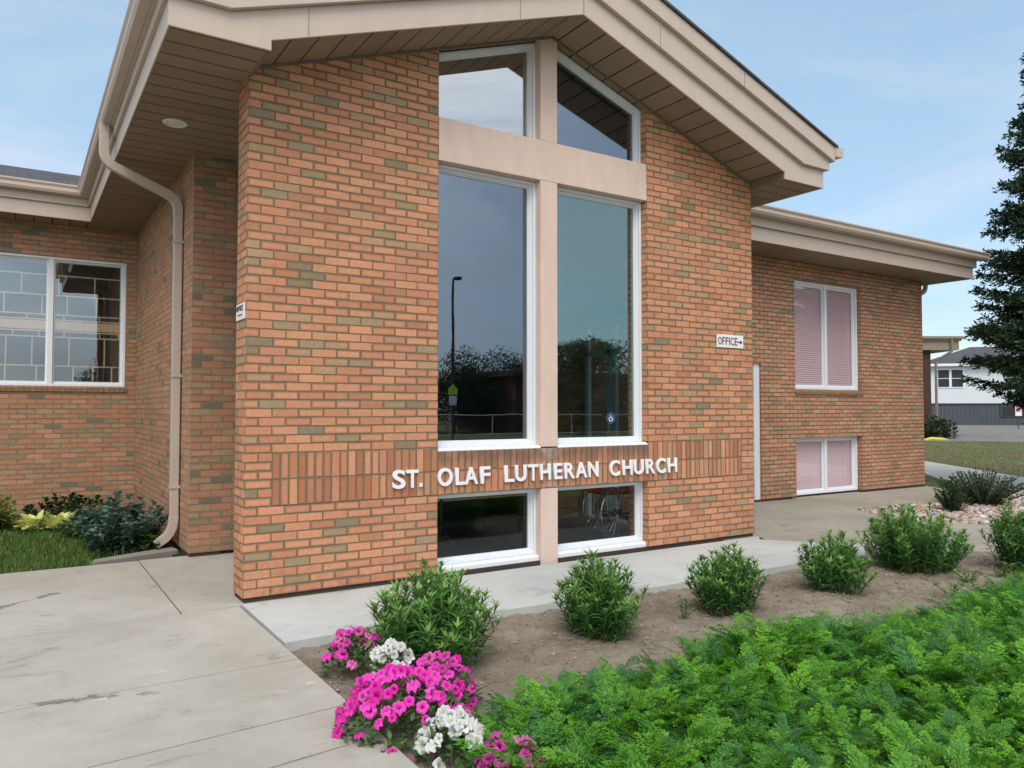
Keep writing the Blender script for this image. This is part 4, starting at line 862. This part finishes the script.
def spruce(x, y, h, rad, label, seed=0):
    rs = np.random.default_rng(seed + 900); t = thing('spruce_tree', label, 'tree', (x, y, -.1)); mb = MB(); mb.tube([(0, 0, 0), (0, 0, h * .5), (0, 0, h)], [.2, .12, .02], 8); Q0 = []; TT = []
    def needles(p, d, L, n_, droop):
        d = d / np.linalg.norm(d)
        for k in range(n_):
            s_ = k / n_; pp = p + d * L * s_ + np.array([0, 0, -droop * L * s_ * s_]); r_d = rs.normal(0, 1, 3); r_d[2] *= .6; r_d += d * 1.1; r_d /= np.linalg.norm(r_d)
            sd_ = np.cross(r_d, rs.normal(0, 1, 3)); sd_ /= np.linalg.norm(sd_) + 1e-9; l = rs.uniform(.05, .10); w__ = l * .20
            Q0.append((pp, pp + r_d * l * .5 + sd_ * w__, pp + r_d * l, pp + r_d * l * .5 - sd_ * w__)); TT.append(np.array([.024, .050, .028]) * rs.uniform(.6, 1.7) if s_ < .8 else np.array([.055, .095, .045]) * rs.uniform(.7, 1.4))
    z = 1.35
    while z < h - .1:
        fr_ = (z - 1.0) / (h - 1.0); nb = 14; R_ = rad * (1 - fr_) ** .8 + .15
        for b in range(nb):
            a_ = rs.uniform(0, 6.283)
            if math.cos(a_ - math.atan2(CAM.y - y, CAM.x - x) ) < -.35 and math.cos(a_) > 0: continue
            L = R_ * rs.uniform(.60, 1.04) * min(1, .45 + .6 * (z - 1.35)); d0 = np.array([math.cos(a_), math.sin(a_), rs.uniform(-.12, .25)]); P0 = np.array([0, 0, z + rs.uniform(-.1, .1)])
            def BP(s_): return P0 + d0 * L * s_ + np.array([0, 0, -.28 * L * s_ + .26 * L * s_ * s_])
            mb.tube([BP(0), BP(.5), BP(1)], [.03, .015, .004], 4)
            m_ = max(6, int(L / .06))
            for i in range(m_):
                s_ = .12 + .88 * (i + rs.random()) / m_; pp = BP(s_); tg = BP(min(1, s_ + .05)) - BP(s_ - .05); sdv = np.cross(tg, [0, 0, 1]); sdv /= np.linalg.norm(sdv)
                for sg in (1, -1):
                    tl = (.18 + .36 * (1 - s_)) * min(1.0, L) * rs.uniform(.6, 1.2); needles(pp, sdv * sg * .8 + tg / np.linalg.norm(tg) * .7 + np.array([0, 0, rs.uniform(-.45, .05)]), tl, max(4, int(tl / .013)), .3)
                needles(pp, tg + np.array([0, 0, .1]), .1, 6, 0)
        z += .13 + .03 * (1 - fr_)
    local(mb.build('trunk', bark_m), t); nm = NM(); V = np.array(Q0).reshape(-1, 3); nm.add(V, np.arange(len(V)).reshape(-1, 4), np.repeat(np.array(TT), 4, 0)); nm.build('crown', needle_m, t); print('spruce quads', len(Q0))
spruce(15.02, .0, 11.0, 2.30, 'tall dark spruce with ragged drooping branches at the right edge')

# ------------------------------------------------------------------ background on the right
HZ = Vector((83.73 - 74.29, 24.94 - 35.78, 0)); HL = HZ.length; hx = HZ.normalized(); hy = Vector((-hx.y, hx.x, 0))
if hy.dot(Vector((1, 1, 0))) < 0: hy = -hy
HS = thing('house', 'pale blue white two storey house with a hipped dark roof across the car park', 'house', (74.29, 35.78, 0))
def hp(a_, b_, z): v_ = Vector((74.29, 35.78, 0)) + hx * a_ + hy * b_; return (v_.x, v_.y, z)
def hbox(mb, a0, a1, b0, b1, z0, z1):
    n = len(mb.v); mb.v += [hp(a_, b_, z) for z in (z0, z1) for b_ in (b0, b1) for a_ in (a0, a1)]
    mb.f += [tuple(n + i for i in q_) for q_ in ((0, 2, 3, 1), (4, 5, 7, 6), (0, 1, 5, 4), (2, 6, 7, 3), (0, 4, 6, 2), (1, 3, 7, 5))]; return mb
hbox(MB(), 0, 24, 0, 10, 2.0, 5.85).build('wall', siding_w, HS); 
def board_mat():
    s = NT('weathered grey boards'); P = s.pos(); sp = s.n('ShaderNodeSeparateXYZ'); s.t.links.new(P.outputs['Position'], sp.inputs[0])
    f = s.M('FRACT', s.M('MULTIPLY', sp.outputs[0], 4.2)); mpn = s.n('ShaderNodeMapping'); mpn.inputs['Scale'].default_value = (6, 6, .5); s.t.links.new(P.outputs['Position'], mpn.inputs[0])
    base = s.mix(s.noise(mpn.outputs[0], 2, 5, .7), (.035, .045, .055, 1), (.12, .14, .155, 1)); s.set(s.mix(s.smooth(f, .02, .12), (.03, .035, .04, 1), base), .9, .1); return s.m
grey_b = board_mat()
hbox(MB(), .1, 24, .04, 10, -.1, 2.0).build('lower_wall', grey_b, HS, label='grey boarded lower storey')
hbox(MB(), 0, 24, -.05, 0, 1.96, 2.06).build('trim', bronze_m, HS)
rfm = MB(); rfm.v = [hp(-.6, -.6, 5.9), hp(24.6, -.6, 5.9), hp(24.6, 10.6, 5.9), hp(-.6, 10.6, 5.9), hp(5, 5, 7.9), hp(19.6, 5, 7.9)]; rfm.f = [(0, 1, 5, 4), (1, 2, 5), (2, 3, 4, 5), (3, 0, 4), (3, 2, 1, 0)]
rfm.build('roof', shingle_m, HS); hbox(MB(), -.65, 24.6, -.68, -.6, 5.68, 5.92).build('gutter', white_m, HS); hbox(MB(), -.6, 24.6, -.6, 0, 5.78, 5.86).build('eave', white_m, HS)
def hwin(a0, a1, z0, z1, halves=2):
    f = MB(); hbox(f, a0, a1, -.06, .02, z0, z1); fo = f.build('window', white_m, HS); wd = (a1 - a0) / halves
    for i in range(halves):
        p_ = MB()
        for zz0, zz1 in ((z0 + .12, (z0 + z1) / 2 - .04), ((z0 + z1) / 2 + .04, z1 - .12)): hbox(p_, a0 + i * wd + .12, a0 + (i + 1) * wd - .12, -.085, -.05, zz0, zz1)
        p_.build('pane', glass_c if False else black_m, fo)
hwin(.75, 3.15, 3.55, 5.45); hwin(6.6, 9.2, 3.9, 5.2)
lwn = hbox(MB(), 6.2, 9.5, -.06, .04, .75, 1.88).build('window', grey_b, HS); hbox(hbox(MB(), 6.35, 7.7, -.09, -.05, .85, 1.75), 7.95, 9.35, -.09, -.05, .85, 1.75).build('pane', black_m, lwn)
sg = thing('parking_sign', 'small red and white sign on a post in front of the grey boards', 'sign', (64.15, 23.2, 0))
MB().tube([(64.15, 23.2, -.1), (64.15, 23.2, 1.0)], .04, 6).build('post', bronze_m, sg)
a_ = Vector((.84, -.54, 0)); 
def bd(w0, w1, z0, z1, off): 
    n = Vector((-.54, -.84, 0)) * off; b0 = Vector((64.15, 23.2, 0)) + a_ * w0 + n; b1 = Vector((64.15, 23.2, 0)) + a_ * w1 + n; n2 = Vector((.54, .84, 0)) * .02
    mb = MB(); mb.v = [tuple(v_) for v_ in (b0 + Vector((0, 0, z0)), b1 + Vector((0, 0, z0)), b1 + Vector((0, 0, z1)), b0 + Vector((0, 0, z1)), b0 + n2 + Vector((0, 0, z0)), b1 + n2 + Vector((0, 0, z0)), b1 + n2 + Vector((0, 0, z1)), b0 + n2 + Vector((0, 0, z1)))]
    mb.f = [(0, 1, 2, 3), (7, 6, 5, 4), (0, 4, 5, 1), (1, 5, 6, 2), (2, 6, 7, 3), (3, 7, 4, 0)]; return mb
bd(-.25, .25, 1.15 - .2, 1.85, .05).build('board', sign_white, sg); bd(-.18, .18, 1.3, 1.72, .075).build('symbol', paint('faded red', (.55, .18, .2), .6), sg)
# rear wing of the church seen past the annex
RW = thing('rear_wing', 'brown brick rear wing with a tan eave visible past the far end of the annex', 'building', (38, 20, 0))
rx_ = Vector((.8409, -.5411, 0)); ry_ = Vector((.5411, .8409, 0)); O_ = Vector((40.2, 17.2, 0))
def rp(a_, b_, z): v_ = O_ + rx_ * a_ + ry_ * b_; return (v_.x, v_.y, z)
def rbox(a0, a1, b0, b1, z0, z1):
    mb = MB(); mb.v += [rp(a_, b_, z) for z in (z0, z1) for b_ in (b0, b1) for a_ in (a0, a1)]
    mb.f += [(0, 2, 3, 1), (4, 5, 7, 6), (0, 1, 5, 4), (2, 6, 7, 3), (0, 4, 6, 2), (1, 3, 7, 5)]; return mb
rbox(-16, .36, 0, 9, -.1, 4.7).build('wall', paint('dark brown wall', (.06, .032, .022), .9), RW)
rwm = paint('weathered brown fascia', (.24, .20, .15), .7)
rbox(-16, 1.75, -.3, 9, 4.66, 5.15).build('fascia', rwm, RW); rbox(-16, 1.85, -.38, 9, 5.151, 5.27).build('fascia', rwm, RW); rbox(-16, 2.05, -.5, 9, 5.271, 5.4).build('gutter', rwm, RW)
MB().tube([rp(1.3, -.42, 5.28), rp(1.3, -.42, 4.6), rp(.62, -.05, 4.1), rp(.60, -.05, 0)], 0, rect=(.05, .05)).build('downspout', rwm, RW)

# ------------------------------------------------------------------ across the street, mirrored in the glass
TG = 'trees across the street, mirrored in the glass'
for i, (x, y, h, w_) in enumerate([(26, -39, 5.6, 7), (33, -44, 6.2, 8), (27.5, -31, 6.8, 5.0), (40, -30, 7.5, 8), (31, -13, 6.8, 7), (37, -15, 8.6, 7), (44, -22, 8, 8), (16, -46, 6, 8), (6, -52, 6, 9), (-6, -50, 6.5, 9), (-16, -44, 6, 9), (52, -36, 8, 9), (22.5, -41, 5.2, 8), (29.5, -42, 5.0, 9), (36, -36, 6.2, 9), (12, -44, 5.5, 8)]):
    leafy_tree(x, y, h, w_, 'dark leafy tree across the street, seen only as a reflection in the windows', TG, n=12000, seed=i)
sl = thing('street_lamp', 'tall street lamp mirrored in the tall left window', 'lamp', (22.3, -37.7, 0))
MB().tube([(22.3, -37.7, -.1), (22.3, -37.7, 9.9)], [.14, .07], 8).build('pole', bronze_m, sl); MB().lathe([(.05, .12), (.3, .1), (.32, 0), (.2, -.08)], 22.75, -37.9, 16, 10).build('lamp_head', bronze_m, sl); MB().tube([(22.3, -37.7, 9.85), (22.75, -37.9, 10.05)], .05, 6).build('arm', bronze_m, sl)
ys = thing('crossing_sign', 'yellow green pentagon school crossing sign mirrored in the tall left window', 'sign', (15.2, -24.6, 0))
MB().tube([(15.2, -24.6, -.1), (15.2, -24.6, 2.45)], .045, 6).build('post', bronze_m, ys)
MB().prism([(14.98, 2.10), (15.42, 2.10), (15.42, 2.36), (15.2, 2.56), (14.98, 2.36)], -24.54, -24.52).build('board', yg_m, ys)
MB().prism([(15.02, 1.62), (15.38, 1.62), (15.38, 2.05), (15.02, 2.05)], -24.54, -24.52).build('plate', sign_white, ys)
fn = thing('railing', 'thin metal fence along the far lawn, mirrored in the glass', 'fence', (20, -27, 0))
rl = MB(); rl.tube([(2, -29, 1.15), (42, -27, 1.15)], .03, 5); rl.tube([(2, -29, .15), (42, -27, .15)], .02, 5); rl.build('rail', steel_m, fn)
for i in range(17): MB().tube([(2 + 2.5 * i, -29 + .125 * i, -.1), (2 + 2.5 * i, -29 + .125 * i, 1.2)], .03, 5).build('post', steel_m, fn)
bb = thing('brick_hall', 'low flat roofed dark brick building across the street, mirrored in the glass', 'building', (34, -40, 0))
MB().box(26, 42, -44, -36, -.1, 3.6).build('wall', paint('dark brick wall', (.10, .05, .035), .9), bb); MB().box(25.6, 42.4, -44.4, -35.6, 3.6, 4.0).build('roof', bronze_m, bb)
for i in range(5): MB().box(27.5 + 3 * i, 29.2 + 3 * i, -35.99, -35.95, 1, 2.5).build('window', black_m, bb)
struct(MB().prism([(-60, -26), (90, -20), (90, -12), (-60, -18)], -.2, -.055, 'z').build('street', asphalt_m))
